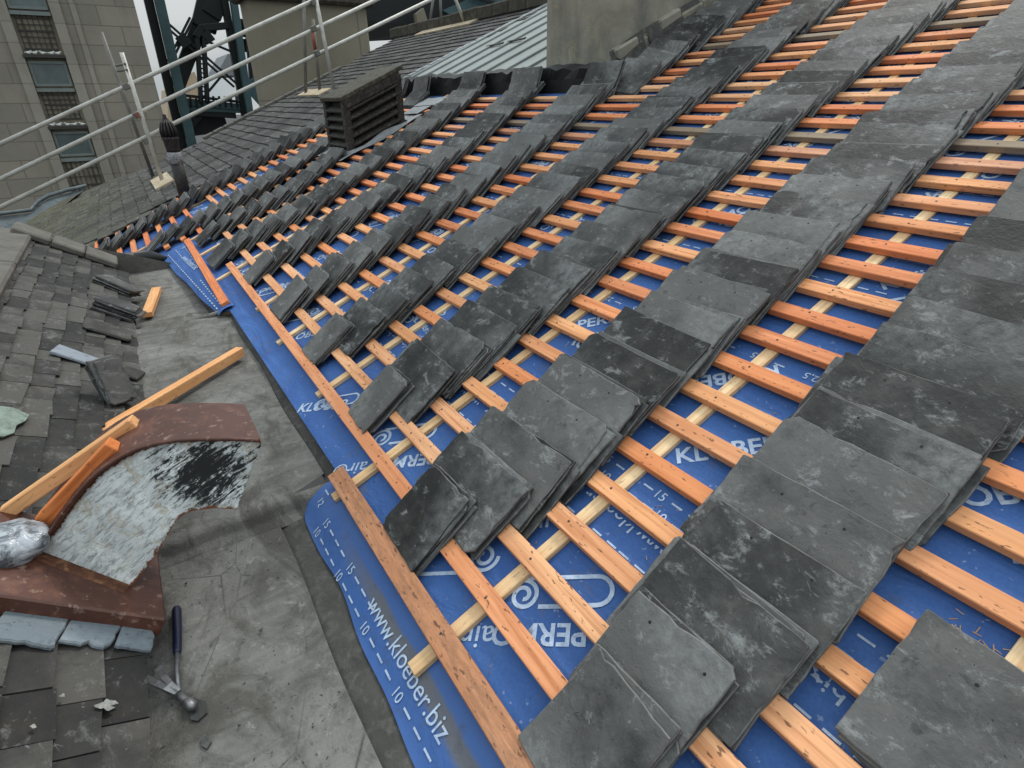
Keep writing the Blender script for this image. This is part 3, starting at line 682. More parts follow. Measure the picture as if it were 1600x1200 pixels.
for ci, (tl, tr, k0, k1) in enumerate(COLS):
    for i, k in enumerate(range(k0, k1 + 1)):
        kk = k + rng.uniform(-.05, .05); a = lerp_tab(tl, k if k <= 0 else k + .8); c = lerp_tab(tr, k if k <= 0 else k + .8)
        p_ = frame((a + c) / 2, kv(k), 0, 0, 0).translation
        q_ = (p_.dot(RX) / p_.dot(RZ) * F_PX + 800, p_.dot(RY) / p_.dot(RZ) * F_PX + 600)
        if p_.dot(RZ) < .3 or q_[0] > 1900 or q_[1] < -160: continue
        tilt = None; n = NP
        if ci >= 4: tilt = math.asin((5 * TH + .002) / G) + math.radians(rng.uniform(-1, 2.5))
        if ci == 9: tilt = math.radians(24 + rng.uniform(-3, 5))
        pile((a + c) / 2, (c - a) + rng.uniform(-.006, .004), kk, ci, i, tilt=tilt, n=n)
pile(-.025, .29, 1.0, 10, 0, L=.225, n=3, tilt=math.radians(6), n0=-.008)      # the lone pile in the near corner
for ci, (u_, w_) in enumerate(((-3.0, .32), (-3.82, .35), (-4.62, .36), (-5.56, .34), (-6.12, .28))):     # upright piles against the felt upstand
    pile(u_ + .0, w_, 18.9, 11, ci, L=.21, tilt=math.radians(48 + rng.uniform(-5, 4)), n=4, n0=-.02)
    if ci >= 3: pile(u_ + .02, w_, 17.6, 12, ci, L=.20, n=4)
for i in range(13):                                                            # piles leaning on the chimney side
    pile(-2.83 - .012 * i + rng.uniform(-.02, .02), .27, 19.2 + i * 1.12, 13, i, L=.27, tilt=math.radians(17 + rng.uniform(-2, 5)), n=4, n0=-.015, roll=math.radians(9), yawj=6)
# loose piles by the gutter
nL = Vector((0, .536, .844)); eS = Vector((0, -.844, .536)); L0 = Vector((0, -.19, -1.04))
def lr(x, y, off=0.0): return on_plane(x, y, L0 + nL * off, nL)
def free_pile(org, ex, ez, n, w, L, col, jit=.012):
    ex = ex.normalized(); ez = (ez - ex * ez.dot(ex)).normalized(); ey = ez.cross(ex)
    for lv in range(n):
        R = Matrix((ex, ey, ez)).transposed().to_4x4(); R.translation = org + ez * lv * .0085
        R = R @ Matrix.Translation((rng.uniform(-jit, jit), rng.uniform(-jit, jit), 0)) @ Matrix.Rotation(math.radians(rng.uniform(-4, 4)), 4, 'Z')
        slates.append([9 - lv * .01, n - 1 - lv, col, 0, w + rng.uniform(-.01, .01), L + rng.uniform(-.01, .01), R, 3.0])
dS = -eS
for (ax_, ay_, bx_, by_, n_, w_, c_) in ((152, 438, 212, 463, 5, .14, 20), (150, 478, 214, 501, 7, .15, 21)):
    A_ = lr(ax_, ay_, .014); B_ = lr(bx_, by_, .014); ey_ = (B_ - A_).normalized(); free_pile(A_, ey_.cross(nL), nL, n_, w_, (B_ - A_).length, c_)
free_pile(lr(186, 634, .0), Vector((-.50, .74, -.12)), Vector((.70, .50, .42)), 7, .085, .175, 22, .004)
order = sorted(range(len(slates)), key=lambda i: -slates[i][0] - (5 if slates[i][1] == 0 else 0))
single = set(order[:298])
rest = MB()
def slate_label(top, col, idx):
    lv = ['slate topping the', 'slate second from the top in the', 'slate third from the top in the', 'slate fourth from the top in the', 'slate fifth from the top in the', 'slate sixth from the top in the', 'slate seventh from the top in the'][top]
    if col < 10: return f'{lv} {nth(idx)} pile up, {CNAME[col]} slate column from the right'
    if col == 10: return f'{lv} lone pile on the battens in the bottom corner'
    if col in (11, 12): return f'{lv} {"upright" if col == 11 else "flat"} pile by the black felt upstand, {["first", "second", "third", "fourth", "fifth"][idx]} from the chimney'
    if col == 13: return f'{lv} {nth(idx)} pile up against the chimney side'
    return lv + {20: ' farther loose pile by the gutter', 21: ' thick loose pile beside the small offcut', 22: ' upright pile behind the long timber'}[col]
for i, (vis, top, col, idx, w, L, M4, d) in enumerate(slates):
    det = i in single and d < 4.2
    vs, fs = slate(w, L, TH if col < 20 else .008, det); r = rng.random()
    if i in single:
        b = MB(); b.add(vs, fs, vs, r)
        o = b.build('roofing_slate', 'slate', matrix=M4, recalc=False)
        tag(o, slate_label(top, col, idx), 'slate', 'roofing slates piled on the battens' if col < 20 else 'loose slates piled by the gutter')
    else: rest.add([M4 @ v for v in vs], fs, vs, r)
tag(rest.build('lower_slate_layer', 'slate_under', recalc=False), 'lower slates within the piles, mostly hidden beneath the top ones', 'slates', kind='stuff')

# ---------------------------------------------------------------- tiled old roofs
def tiles(mb, p0, eu, ev, nn, u0, u1, s0, s1, gauge, wmin, wmax, inside, th=.007, lap=1.7, jit=.004):
    s_ = s0; row = 0
    while s_ < s1:
        u_ = u0 - rng.random() * wmax
        while u_ < u1:
            w = rng.uniform(wmin, wmax); cu = u_ + w / 2
            if inside(cu, s_ + gauge * .5):
                a = s_ + rng.uniform(-jit, jit); c = s_ + gauge * lap; hh = th * 1.9 + rng.uniform(0, .0025); r = rng.random(); x0 = u_ + .0015; x1 = u_ + w - .0015
                q = [(x0, a + rng.uniform(-jit, jit), hh), (x1, a + rng.uniform(-jit, jit), hh + rng.uniform(-.0015, .0015)), (x1, c, .0008), (x0, c, .0008)]
                vs = [p0 + eu * x + ev * y + nn * z for x, y, z in q] + [p0 + eu * x + ev * y + nn * (z - th) for x, y, z in q]
                o = rng.uniform(0, 5)
                mb.add(vs, [(0, 1, 2, 3), (4, 5, 1, 0), (5, 6, 2, 1), (7, 4, 0, 3)], [(x - x0 - w / 2, y - a, 0) for x, y, z in q] * 2, r)
            u_ += w
        s_ += gauge; row += 1
def inpoly(poly, x, y):
    r = False; n = len(poly); j = n - 1
    for i in range(n):
        (xi, yi), (xj, yj) = poly[i], poly[j]
        if (yi > y) != (yj > y) and x < (xj - xi) * (y - yi) / (yj - yi) + xi: r = not r
        j = i
    return r
OLD = [(-7.22, -1.0), (-7.22, 2.62), (-6.98, 2.62), (-6.78, 3.4), (-6.62, 4.9), (-11.55, 4.98), (-11.2, 3.0), (-11.05, 1.0), (-11.5, -.2), (-12.3, -.9), (-12.9, -1.5), (-12.6, -2.4), (-11.6, -3.4), (-6.6, -3.4), (-6.45, -1.07)]
old = thing('old_slate_roof', 'old weathered slate roof with moss behind the new work, sloping up to a dark ridge', 'slate roof', P(-9, 1, -.05))
b = MB(); tiles(b, -N, U, V, N, -13.2, -6.4, -3.5, 5.0, .155, .17, .27, lambda u, s_: inpoly(OLD, u, s_), .010, 1.7, .007); b.build('slate_courses', 'moss', old, recalc=False)
b = MB(); nq = len(OLD); b.add([P(u, v, -.004) for u, v in OLD] + [P(u, v, -.15) for u, v in OLD], [list(range(nq)), list(range(nq, 2 * nq))] + [(i, (i + 1) % nq, nq + (i + 1) % nq, nq + i) for i in range(nq)])
b.build('roof_base', 'felt', old)
b = MB()
for i in range(12):
    u_ = -11.75 + i * .42; b.beam(P(u_, 4.99 - .002 * i, .06), P(u_ + .41, 4.99 - .002 * i, .06 + rng.uniform(-.01, .01)), .17, .17, Z, .02)
b.build('ridge_stone', 'ridge', old)
b = MB()
for i in range(24):
    v_ = 2.72 + i * .094; b.beam(P(-6.93 + .010 * i, v_, .02), P(-6.92 + .010 * i, v_ + .088, .02 + rng.uniform(-.006, .006)), .11, .018, N, .004)
b.build('lead_flashing', 'lead', old)
b = MB()
for i in range(14):
    v_ = .9 + i * .19; b.beam(P(-11.12, v_, .03), P(-11.12, v_ + .18, .03), .16, .05, N, .01)
b.build('verge_flashing', 'leaddark', old)
# metal roof
mz = thing('metal_roof', 'pale ribbed zinc roof between the old slates and the chimney', 'metal roof', P(-5.4, 3.5, 0))
b = MB(); b.box(P(-5.35, 3.86, .0), U, V, N, 1.52, 1.12, .012); b.build('zinc_sheet', 'zinc', mz)
for i in range(9):
    u_ = -6.72 + i * .335; b = MB(); b.box(P(u_, 3.86, .020), V, U, N, 1.115, .010 if i % 2 else .02, .012, .004); b.build('rib', 'zinc', mz)
for u_, v_ in ((-6.1, 3.55), (-5.75, 3.6), (-5.1, 3.95)):
    b = MB(); b.beam(P(u_, v_, .028), P(u_ + .28, v_ + .03, .028), .03, .012, N); b.build('sheet_joint', 'felt', mz)
# felt upstand with a ragged edge
b = MB(); vs = []; n_ = 60
for i in range(n_ + 1):
    u_ = -6.75 + 3.72 * i / n_; h = .112 + rng.uniform(-.014, .014) + .010 * math.sin(i * .9); bx = .02 * math.sin(i * 1.3)
    vs += [P(u_, 2.47, -.03), P(u_, 2.50 + bx * .3, .05), P(u_, 2.52 + bx, h), P(u_, 2.62, h - .01 + rng.uniform(-.01, .01)), P(u_, 2.75, .03)]
b.add(vs, [(i * 5 + j, (i + 1) * 5 + j, (i + 1) * 5 + j + 1, i * 5 + j + 1) for i in range(n_) for j in range(4)])
tag(b.build('felt_upstand', 'blackfelt', recalc=False), 'ragged black felt upstand along the foot of the zinc roof', 'roof felt')
b = MB(); b.beam(P(-5.35, 2.25, .004), P(-4.95, 2.28, .006), .16, .006, N, .002); b.beam(P(-5.30, 2.08, .004), P(-4.98, 2.10, .01), .15, .006, N, .002)
tag(b.build('lead_offcut', 'lead'), 'pale grey lead apron sheet on the battens above the louvred vent', 'lead sheet')

# chimney
ch = thing('chimney_stack', 'massive lichen stained rendered chimney stack standing on the roof', 'chimney', (-3.55, 3.4, .1))
b = MB(); c0 = (-3.99, 2.885); c1 = (-3.20, 4.6)
b.box(((c0[0] + c1[0]) / 2, (c0[1] + c1[1]) / 2, 1.6), Xa, Vector((0, 1, 0)), Z, (c1[0] - c0[0]) / 2, (c1[1] - c0[1]) / 2, 1.9, .03); shf = b.build('shaft', 'render', ch)
b = MB()
for i in range(9):
    v_ = 2.72 + i * .2
    b.box(P(-3.165 + rng.uniform(-.01, .01), v_ + .1, .06 + rng.uniform(-.015, .02)), V, U, N, .105, .028 + rng.uniform(0, .012), .065 + rng.uniform(-.015, .02), .012)
b.build('mortar_fillet', 'render', shf)
b = MB(); b.add([P(-3.13, 2.66, .0), P(-3.12, 2.95, .02), P(-3.16, 2.98, .15), P(-3.17, 2.68, .13)], [(0, 1, 2, 3)]); b.add([P(-3.11, 3.0, .02), P(-3.1, 3.5, .02), P(-3.15, 3.5, .15), P(-3.16, 3.0, .15)], [(0, 1, 2, 3)]); b.build('lead_flashing', 'felt', ch)

# louvred vent --------------------------------------------------------
vu0, vu1, vv0, vv1 = -5.42, -4.90, 1.30, 1.84
pv = lambda u, v, h: P(u, v, 0) + Z * h
vt = thing('louvred_vent', 'black louvred timber roof vent box with lichened sloping lid', 'roof vent', pv(-5.15, 1.6, 0))
def prism(mb, u0, u1, v0, v1, h0, h1):
    vs = [pv(u, v, h) for h in (h0, h1) for u, v in ((u0, v0), (u1, v0), (u1, v1), (u0, v1))]
    mb.add(vs, [(0, 1, 2, 3), (4, 5, 6, 7), (0, 1, 5, 4), (1, 2, 6, 5), (2, 3, 7, 6), (3, 0, 4, 7)])
b = MB(); prism(b, vu0 + .05, vu1 - .05, vv0 + .05, vv1 - .05, 0, .37); b.build('inner_box', 'blackfelt', vt)
HV = .39
for (u_, v_) in ((vu0, vv0), (vu1, vv0), (vu1, vv1), (vu0, vv1)):
    b = MB(); b.box(pv(u_ - .02 * (1 if u_ > -5.1 else -1), v_ + .02 * (1 if v_ < 1.5 else -1), HV / 2), Z, Xa, Vector((0, 1, 0)), HV / 2, .03, .03, .005); b.build('corner_post', 'louvre', vt)
for h in (.07, .135, .20, .265, .33):
    for uu in (vu1, vu0):
        b = MB(); sgn = 1 if uu == vu1 else -1
        ez = (N * .83 + U * sgn * .56).normalized()
        b.box((pv(uu, vv0, h) + pv(uu, vv1, h)) / 2 - U * sgn * .012, V, ez.cross(V), ez, (vv1 - vv0) / 2 - .035, .034, .009, .003); b.build('louvre_slat', 'louvre', vt)
    b = MB(); b.box((pv(vu0, vv0, h) + pv(vu1, vv0, h)) / 2 + V * .012, U, Vector((0, .83, .56)), Vector((0, -.56, .83)), (vu1 - vu0) / 2 - .04, .030, .008, .003); b.build('louvre_slat', 'louvre', vt)
for uu in (vu1 + .006, vu0 - .006):
    b = MB(); b.box((pv(uu, vv0, HV - .02) + pv(uu, vv1, HV - .02)) / 2, V, U, N, (vv1 - vv0) / 2, .012, .035, .004); b.build('top_rail', 'louvre', vt)
b = MB(); b.box((pv(-5.16, vv0, HV + .03) + pv(-5.16, vv1, HV + .03)) / 2, V, U, N, .298, .282, .016, .005); b.build('lid', 'louvrelid', vt)
b = MB(); vs = []
loop = [(vu0 - .02, vv0 - .02), (vu1 + .02, vv0 - .02), (vu1 + .02, vv1 + .03), (vu0 - .02, vv1 + .03)]; out = [(vu0 - .12, vv0 - .13), (vu1 + .09, vv0 - .12), (vu1 + .08, vv1 + .16), (vu0 - .1, vv1 + .16)]
ip = []; op = []
for i in range(4):
    for t in range(8):
        a = Vector(loop[i]).lerp(Vector(loop[(i + 1) % 4]), t / 8); c = Vector(out[i]).lerp(Vector(out[(i + 1) % 4]), t / 8); ip.append(a); op.append(c)
vs = [pv(p.x, p.y, .035 + .012 * math.sin(i * 1.1)) for i, p in enumerate(ip)] + [pv(p.x, p.y, .012) for p in ip] + [pv(p.x, p.y, .010 + .012 * math.sin(i * .9)) for i, p in enumerate(op)]
b.add(vs, [(i, (i + 1) % 32, 32 + (i + 1) % 32, 32 + i) for i in range(32)] + [(32 + i, 32 + (i + 1) % 32, 64 + (i + 1) % 32, 64 + i) for i in range(32)]); b.build('lead_apron', 'lead', vt, True)

# cast iron vent pipe --------------------------------------------------
pb = planeX(291, 312, -7.15)
vp = thing('vent_pipe', 'black cast iron vent pipe with ribbed dome cap and flaked white band', 'vent pipe', pb)
b = MB(); b.tube([pb - Z * .05, pb + Z * .40], .060, 18); pipe_ = b.build('pipe', 'iron', vp, True)
b = MB(); b.tube([pb + Z * .36, pb + Z * .365, pb + Z * .47, pb + Z * .475], [.058, .066, .066, .058], 18); b.build('painted_collar', 'whitepaint', pipe_, True)
b = MB(); b.tube([pb + Z * .47, pb + Z * .50, pb + Z * .58, pb + Z * .60, pb + Z * .615], [.062, .064, .070, .080, .074], 18); b.build('hopper', 'iron', vp, True)
b = MB()
for k in range(14):
    a = 2 * PI * k / 14; d = Vector((math.cos(a), math.sin(a), 0))
    b.tube([pb + Z * .61 + d * .070, pb + Z * .68 + d * .074, pb + Z * .74 + d * .052, pb + Z * .775 + d * .02], .0085, 6)
b.build('dome_rib', 'iron', vp, True)
b = MB(); b.tube([pb + Z * .76, pb + Z * .775, pb + Z * .80, pb + Z * .815, pb + Z * .83], [.03, .03, .014, .02, .004], 10); b.build('finial', 'iron', vp, True)
b = MB(); b.tube([pb + Z * .60, pb + Z * .70, pb + Z * .76], [.05, .05, .025], 12); b.build('inner_core', 'blackfelt', vp, True)

# ---------------------------------------------------------------- guard rail
XR = -8.9
gr = thing('guard_rail', 'galvanised tube guard rail climbing the old roof beside the bridge', 'guard rail', planeX(255, 287, XR))
RL = [((0, 225), (195, 137), (485, 3)), ((0, 280), (215, 180), (587, 0)), ((50, 300), (200, 227), (672, 0))]
rails = []
for a, c, e in RL:
    p = planeX(*a, XR); q = planeX(*e, XR); d = (q - p).normalized()
    b = MB(); b.tube([p - d * 1.6, q + d * 2.2], .0245, 12); rails.append(b.build('rail', 'galv', gr, True))
POSTS = [((255, 287), (190, 82)), ((522, 140), (488, -30)), ((728, 40), (700, -30))]
for a, c in POSTS:
    p = planeX(*a, XR + .06); q = planeX(*c, XR + .06); b = MB(); b.tube([p, q], .0245, 12); b.build('post', 'galv', gr, True)
for a, c, X_ in (((241, 281), (158, 50), -9.8), ((478, 147), (474, -30), -10.1), ((500, 145), (489, 30), -9.6), ((670, 47), (680, -25), -10.1), ((690, 45), (687, -25), -9.6)):
    p = planeX(*a, X_); q = planeX(*c, X_); b = MB(); b.tube([p, q], .0225, 10); b.build('brace', 'galvdull', gr, True)
for a in ((197, 135), (213, 180), (228, 220), (490, 4), (490, 45), (495, 83)):
    p = planeX(*a, XR + .03); b = MB(); b.box(p, V, U, N, .035, .05, .035, .008); b.build('coupler', 'galvdull', rails[0])
b = MB(); p = planeX(215, 180, XR + .06); b.box(p, V, U, N, .02, .04, .03, .006); b.build('red_coupler', 'redclip', gr)
b = MB(); b.tube([planeX(487, 42, -9.6), planeX(494, 84, -9.6)], .027, 10); b.build('red_coupler', 'redclip', gr, True)
p = planeX(192, 100, XR + .06)
for h in (0, .06): 
    b = MB(); b.tube([p - Z * h - Vector((.9, .05, -.02)), p - Z * h + Vector((.05, .02, 0))], .014, 8); b.build('coupler', 'galvdull', gr, True)
for i, (px, u0, u1, w, lab) in enumerate((((254, 284), -9.35, -8.35, .24, 'short pale timber base board under the guard rail post beside the vent pipe'), ((497, 147), -10.35, -9.15, .22, 'pale timber base board under the guard rail above the louvred vent'), ((700, 45), -10.3, -8.4, .22, 'long pale timber base board under the guard rail near the ridge'))):
    u_, v_ = uv(*px); b = MB(); b.beam(P(u0, v_, .022), P(u1, v_ , .022), w, .03, N, .004)
    tag(b.build('timber_board', 'board'), lab, 'timber board', 'base boards under the guard rail')

# ---------------------------------------------------------------- gutter
def sheet(mb, pts): mb.add(pts, [list(range(len(pts)))])
gt = thing('parapet_gutter', 'wide grey screeded gutter with steps between the two roofs', 'gutter', (-2, 0, -1.1))
b = MB()
def gfloor(mb, x0, x1, z, y0, y1):
    nx = max(2, int((x1 - x0) / .08)); ny = 8; vs = []
    for i in range(nx + 1):
        for j in range(ny + 1):
            x = x0 + (x1 - x0) * i / nx; y = y0(x) + (y1(x) - y0(x)) * j / ny
            vs.append((x, y, z + .003 * mnoise.noise(Vector((x * 3, y * 5, 1.3))) + .0015 * mnoise.noise(Vector((x * 9, y * 9, 7)))))
    mb.add(vs, [(i * (ny + 1) + j, (i + 1) * (ny + 1) + j, (i + 1) * (ny + 1) + j + 1, i * (ny + 1) + j + 1) for i in range(nx) for j in range(ny)])
def gedge(x):      # right edge of the floor
    if x > -1.46: return .115 + .004 * math.sin(x * 9)
    if x > -3.3: return .278 + .005 * math.sin(x * 7)
    return .215 + .04 * (x + 3.3)
gfloor(b, -1.43, .9, -1.083, lambda x: -.40, gedge); b.build('floor_bed', 'gutter', gt, True, recalc=False)
b = MB(); gfloor(b, -3.32, -1.45, -1.04, lambda x: -.40, gedge)
b.build('floor_bed', 'gutter', gt, True, recalc=False)
b = MB(); gfloor(b, -5.6, -3.30, -1.105, lambda x: -.40, gedge); b.build('floor_bed', 'gutter', gt, True, recalc=False)
# rolled step edges
b = MB(); vs = []
for i in range(13):
    y = -.32 + .60 * i / 12; wv = .006 * math.sin(i * 1.9)
    prof = [(-1.475, -1.037), (-1.452, -1.034), (-1.440 + wv, -1.046), (-1.437 + wv, -1.062), (-1.425 + wv, -1.072), (-1.412, -1.0775), (-1.405, -1.086)]
    vs += [(x, y, z) for x, z in prof]
b.add(vs, [(i * 7 + j, (i + 1) * 7 + j, (i + 1) * 7 + j + 1, i * 7 + j + 1) for i in range(12) for j in range(6)]); b.build('step_edge', 'gutter', gt, True, recalc=False)
b = MB(); b.tube([(-3.32, .10, -1.045), (-3.31, .18, -1.036), (-3.30, .25, -1.02)], [.006, .013, .012], 10); b.build('step_edge', 'gutter', gt, True)
# sloping dark upstand to the new roof
b = MB(); vs = []; xs = [.9 - i * .06 for i in range(110)]
for x in xs:
    e = gedge(x); zf = -1.09 if x > -1.455 else (-1.045 if x > -3.3 else -1.11)
    if x > -1.455: top = P(x, -.19, NM - .05); mid = Vector((x, e + .03, zf + .006))
    elif x > -3.3: top = P(x, -.09, NM - .02); mid = Vector((x, e + .016, zf + .012))
    else: top = P(x, -.17, NM - .02); mid = Vector((x, e + .02, zf + .02))
    vs += [Vector((x, e - .006, zf - .006)), mid, top]
b.add(vs, [(i * 3 + j, i * 3 + j + 1, (i + 1) * 3 + j + 1, (i + 1) * 3 + j) for i in range(len(xs) - 1) for j in range(2)]); b.build('side_upstand', 'felt', gt, True, recalc=False)
b = MB(); b.tube([P(-5.05, -.34, -.02), P(-5.3, -.42, -.01), P(-5.65, -.62, -.02), P(-6.0, -.82, -.03), P(-6.15, -.92, -.04)], [.02, .04, .055, .05, .03], 8)
b.build('black_felt_lip', 'blackfelt', gt, True)
b = MB(); b.add([(-4.6, -.40, -1.115), (-4.6, .1, -1.115), (-6.3, -.3, -1.35), (-6.3, -.6, -1.35)], [(0, 1, 2, 3)]); b.build('end_slope', 'gutter', gt)

# ---------------------------------------------------------------- left roof
le = thing('small_slate_roof', 'small worn brown grey slate roof on the far side of the gutter with stone coping', 'slate roof', (-2, -.4, -1))
b = MB(); tiles(b, L0, Xa, eS, nL, -4.62, .9, -.03, .54, .072, .10, .19, lambda u, s_: s_ > (.03 if u > -1.7 else -9), .008, 1.6, .005); b.build('slate_courses', 'slate_old', le, recalc=False)
b = MB(); b.add([L0 + Xa * x + eS * s_ - nL * .008 for x, s_ in ((-4.7, .045), (.95, .045), (.95, .62), (-4.7, .62))], [(0, 1, 2, 3)]); b.build('roof_base', 'felt', le)
for i in range(6):
    x0 = -4.75 + i * .95; b = MB(); b.box(Vector((x0 + .47, -.755, -.715)), Xa, Vector((0, -.96, .26)), Vector((0, .26, .96)), .47, .165, .03, .012); b.build('ridge_coping', 'leaddark', le)
for i, (s0, s1) in enumerate(((.04, .22), (.225, .40), (.405, .60))):
    b = MB(); b.box(L0 + Xa * -4.72 + eS * (s0 + s1) / 2 + nL * .035, eS, Xa, nL, (s1 - s0) / 2, .12, .022, .01); b.build('verge_coping', 'leaddark', le)
b = MB(); b.add([(-4.85, y, z) for y, z in ((.2, -1.1), (.2, -2.2), (-1.2, -2.2), (-1.2, -.8), (-.7, -.74))] , [(0, 1, 2, 3, 4)]); b.add([(.95, y, z) for y, z in ((.2, -1.1), (.2, -2.2), (-1.2, -2.2), (-1.2, -.8), (-.7, -.74))], [(0, 1, 2, 3, 4)])
b.add([(-4.85, -.92, -.68), (.95, -.92, -.68), (.95, -1.3, -2.2), (-4.85, -1.3, -2.2)], [(0, 1, 2, 3)]); b.build('gable_wall', 'leaddark', le)
e1 = (lr(0, 972) - lr(245, 1003)).normalized(); dB = e1.cross(nL).normalized()
if dB.x > 0: dB = -dB
# lime-washed slates under the cowl
for i, (a, w, lab) in enumerate(((.02, .065, 'pale blue lime washed slate sliver under the corner of the rusty cowl base'), (.088, .088, 'pale blue lime washed slate under the middle of the rusty cowl base'), (.179, .11, 'broad pale blue lime washed slate under the rusty cowl base'))):
    vs, fs = slate(w, .12, .008, True); ex = e1; ey = -dB; R = Matrix((ex, -ey, nL)).transposed().to_4x4()
    R.translation = lr(245, 1003) + e1 * (a + w / 2 - .01) - dB * (.058 - .010 * i + .012) + nL * .018
    if R.determinant() < 0: R = Matrix((-ex, -ey, nL)).transposed().to_4x4(); R.translation = lr(245, 1003) + e1 * (a + w / 2 - .01) - dB * (.05 + .012 * i) + nL * .018
    bb = MB(); bb.add(vs, fs, vs, rng.random()); tag(bb.build('pale_slate', 'slate_pale', matrix=R, recalc=True), lab, 'slate', 'pale slates under the cowl')

# ---------------------------------------------------------------- rusty cowl
cw = thing('vent_cowl', 'rusty curved metal vent cowl with flaking white and black side on a brown base', 'vent cowl', lr(150, 940))
BH = .046
dX = Vector((-1, 0, 0)); c_ = lr(245, 1003) + e1 * .29 + dX * .15 + nL * (BH / 2 + .012)
b = MB(); b.box(c_, e1, dX, nL, .29, .15, BH / 2, .004); bxo = b.build('base_box', 'rust', cw)
q0 = lr(205, 915, BH + .014); q1 = lr(60, 860, BH + .014); ea = (q1 - q0).normalized(); pn = ea.cross(nL).normalized()
if pn.x > 0: pn = -pn
OUT = [(60, 862), (78, 836), (95, 812), (112, 787), (130, 765), (147, 746), (165, 731), (183, 718), (200, 708), (220, 699), (240, 693), (260, 689), (280, 686), (305, 684.5), (330, 684), (370, 684), (408, 686)]
INN = [(370, 796), (335, 794), (302, 798), (287, 804), (275, 815), (268, 826), (262, 838), (254, 851), (245, 865), (233, 881), (222, 897), (205, 917)]
pp = lambda x, y: on_plane(x, y, q0, pn)
Wd = .185
side = OUT + INN; sp = [pp(*x) for x in side]
nS = len(side); cen = sum(sp, Vector()) / nS
pxc = lambda p: ((p[0] - 60) / 350 * .5, (915 - p[1]) / 350 * .5, 0)
ins = []; cin = []
def onpanel(p): return (((p - q1).dot(-ea)) * .5 / .26 * 1.0, (p - q1).dot(nL) * 1.9 + .04, 0)
for i, p in enumerate(sp):
    if i < len(OUT):
        t = (sp[min(i + 1, len(OUT) - 1)] - sp[max(i - 1, 0)]).normalized(); nn = t.cross(pn)
        if nn.dot(cen - p) < 0: nn = -nn
    else: nn = (min(sp[:len(OUT)], key=lambda q: (q - p).length) - p).normalized()
    ins.append(p + nn * .014)
pxl = lambda p: (p.dot(RX) / p.dot(RZ) * F_PX + 800, p.dot(RY) / p.dot(RZ) * F_PX + 600)
cin = [pxc(pxl(p)) for p in ins]
rv = [1.0 if i < len(OUT) else .80 for i in range(nS)]
b = MB(); b.add(sp + ins, [(i, (i + 1) % nS, nS + (i + 1) % nS, nS + i) for i in range(nS)], [pxc(x) for x in side] + cin, rv + [.35] * nS)
bmx = bmesh.new(); vv = [bmx.verts.new(p) for p in ins]; f0 = bmx.faces.new(vv); bmesh.ops.triangulate(bmx, faces=[f0]); bmx.verts.index_update()
tri = [[v.index for v in f.verts] for f in bmx.faces]; bmx.free()
b.add(ins, tri, cin, [.35] * nS); b.build('side_panel', 'flake', cw)
b = MB(); rim = [pp(*x) for x in OUT]
vs = []
for p, nxt in zip(rim, rim[1:] + rim[-1:]): vs += [p - dX * .012, p + dX * Wd]
b.add(vs, [(2 * i, 2 * i + 1, 2 * i + 3, 2 * i + 2) for i in range(len(rim) - 1)]); b.build('curved_cover', 'rust', cw, True, recalc=False)
b = MB(); b.tube([p - pn * .010 for p in rim], .0045, 6); b.build('rolled_rim', 'rust', cw, True)
b = MB(); inr = [pp(*x) for x in INN]; vs = []
for p in inr: vs += [p, p + dX * Wd]
b.add(vs, [(2 * i, 2 * i + 1, 2 * i + 3, 2 * i + 2) for i in range(len(inr) - 1)]); b.build('inner_curve', 'rustraw', cw, True, recalc=False)
b = MB(); b.add([p + dX * Wd for p in sp], [list(range(nS))]); b.build('side_panel', 'rustraw', cw)
b = MB(); fl = [pp(60, 866), pp(205, 921)]
b.beam(fl[0] - pn * .012, fl[1] - pn * .012, .03, .02, nL, .004); b.build('foot_flange', 'rustraw', bxo)

# ---------------------------------------------------------------- loose things by the gutter
def plank(a, c, w, h, r, label, mat='offcut', name='timber_offcut', up=Z, grp='loose softwood offcuts'):
    b = MB(); b.beam(a, c, w, h, up, .002, r); return tag(b.build(name, mat), label, 'timber', grp)
a = flat(376, 549, -1.0); c = depth(2, 772, 1.60); dd = (c - a).normalized()
plank(a, c + dd * .25, .036, .042, .15, 'long pale orange timber propped across the gutter onto the rusty cowl')
plank(depth(213, 659, 1.275), depth(8, 802, 1.285), .031, .031, .45, 'middle timber offcut with a splintered end lying on the rusty cowl')
plank(depth(180, 694, 1.225), depth(70, 810, 1.25), .033, .033, .97, 'short reddish orange timber offcut leaning on the rusty cowl')
plank(lr(230, 492, .02), flat(245, 452, -1.085), .052, .03, .3, 'small pale offcut of batten lying in the gutter beside loose slates')
vs, fs = slate(.12, .30, .010, True); ez = nL; ex = (lr(82, 548) - lr(60, 548)).normalized()
for (ax_, ay_, bx_, by_, w, mt, lab) in ((84, 547, 152, 569, .10, 'slate_blue', 'long blue grey slate lying across the small roof behind the upright pile'), (172, 573, 222, 590, .11, 'slate_old', 'dark broken slate beside the blue grey slate at the gutter edge'), (132, 505, 206, 528, .15, 'slate_old', 'pale spotted slate lying flat at the gutter edge below the loose piles')):
    A_ = lr(ax_, ay_, .022); B_ = lr(bx_, by_, .022); ey_ = (B_ - A_).normalized(); L = (B_ - A_).length
    vs, fs = slate(w, L, .010, True); R = Matrix((ey_.cross(nL), ey_, nL)).transposed().to_4x4(); R.translation = A_
    b = MB(); b.add(vs, fs, vs, rng.random()); tag(b.build('loose_slate', mt, matrix=R), lab, 'slate')
b = MB(); ptx = [(0, 634), (22, 637), (46, 648), (40, 657), (26, 664), (22, 676), (5, 682), (-14, 680), (-14, 634)]; tp = [lr(x, y, .024) for x, y in ptx]
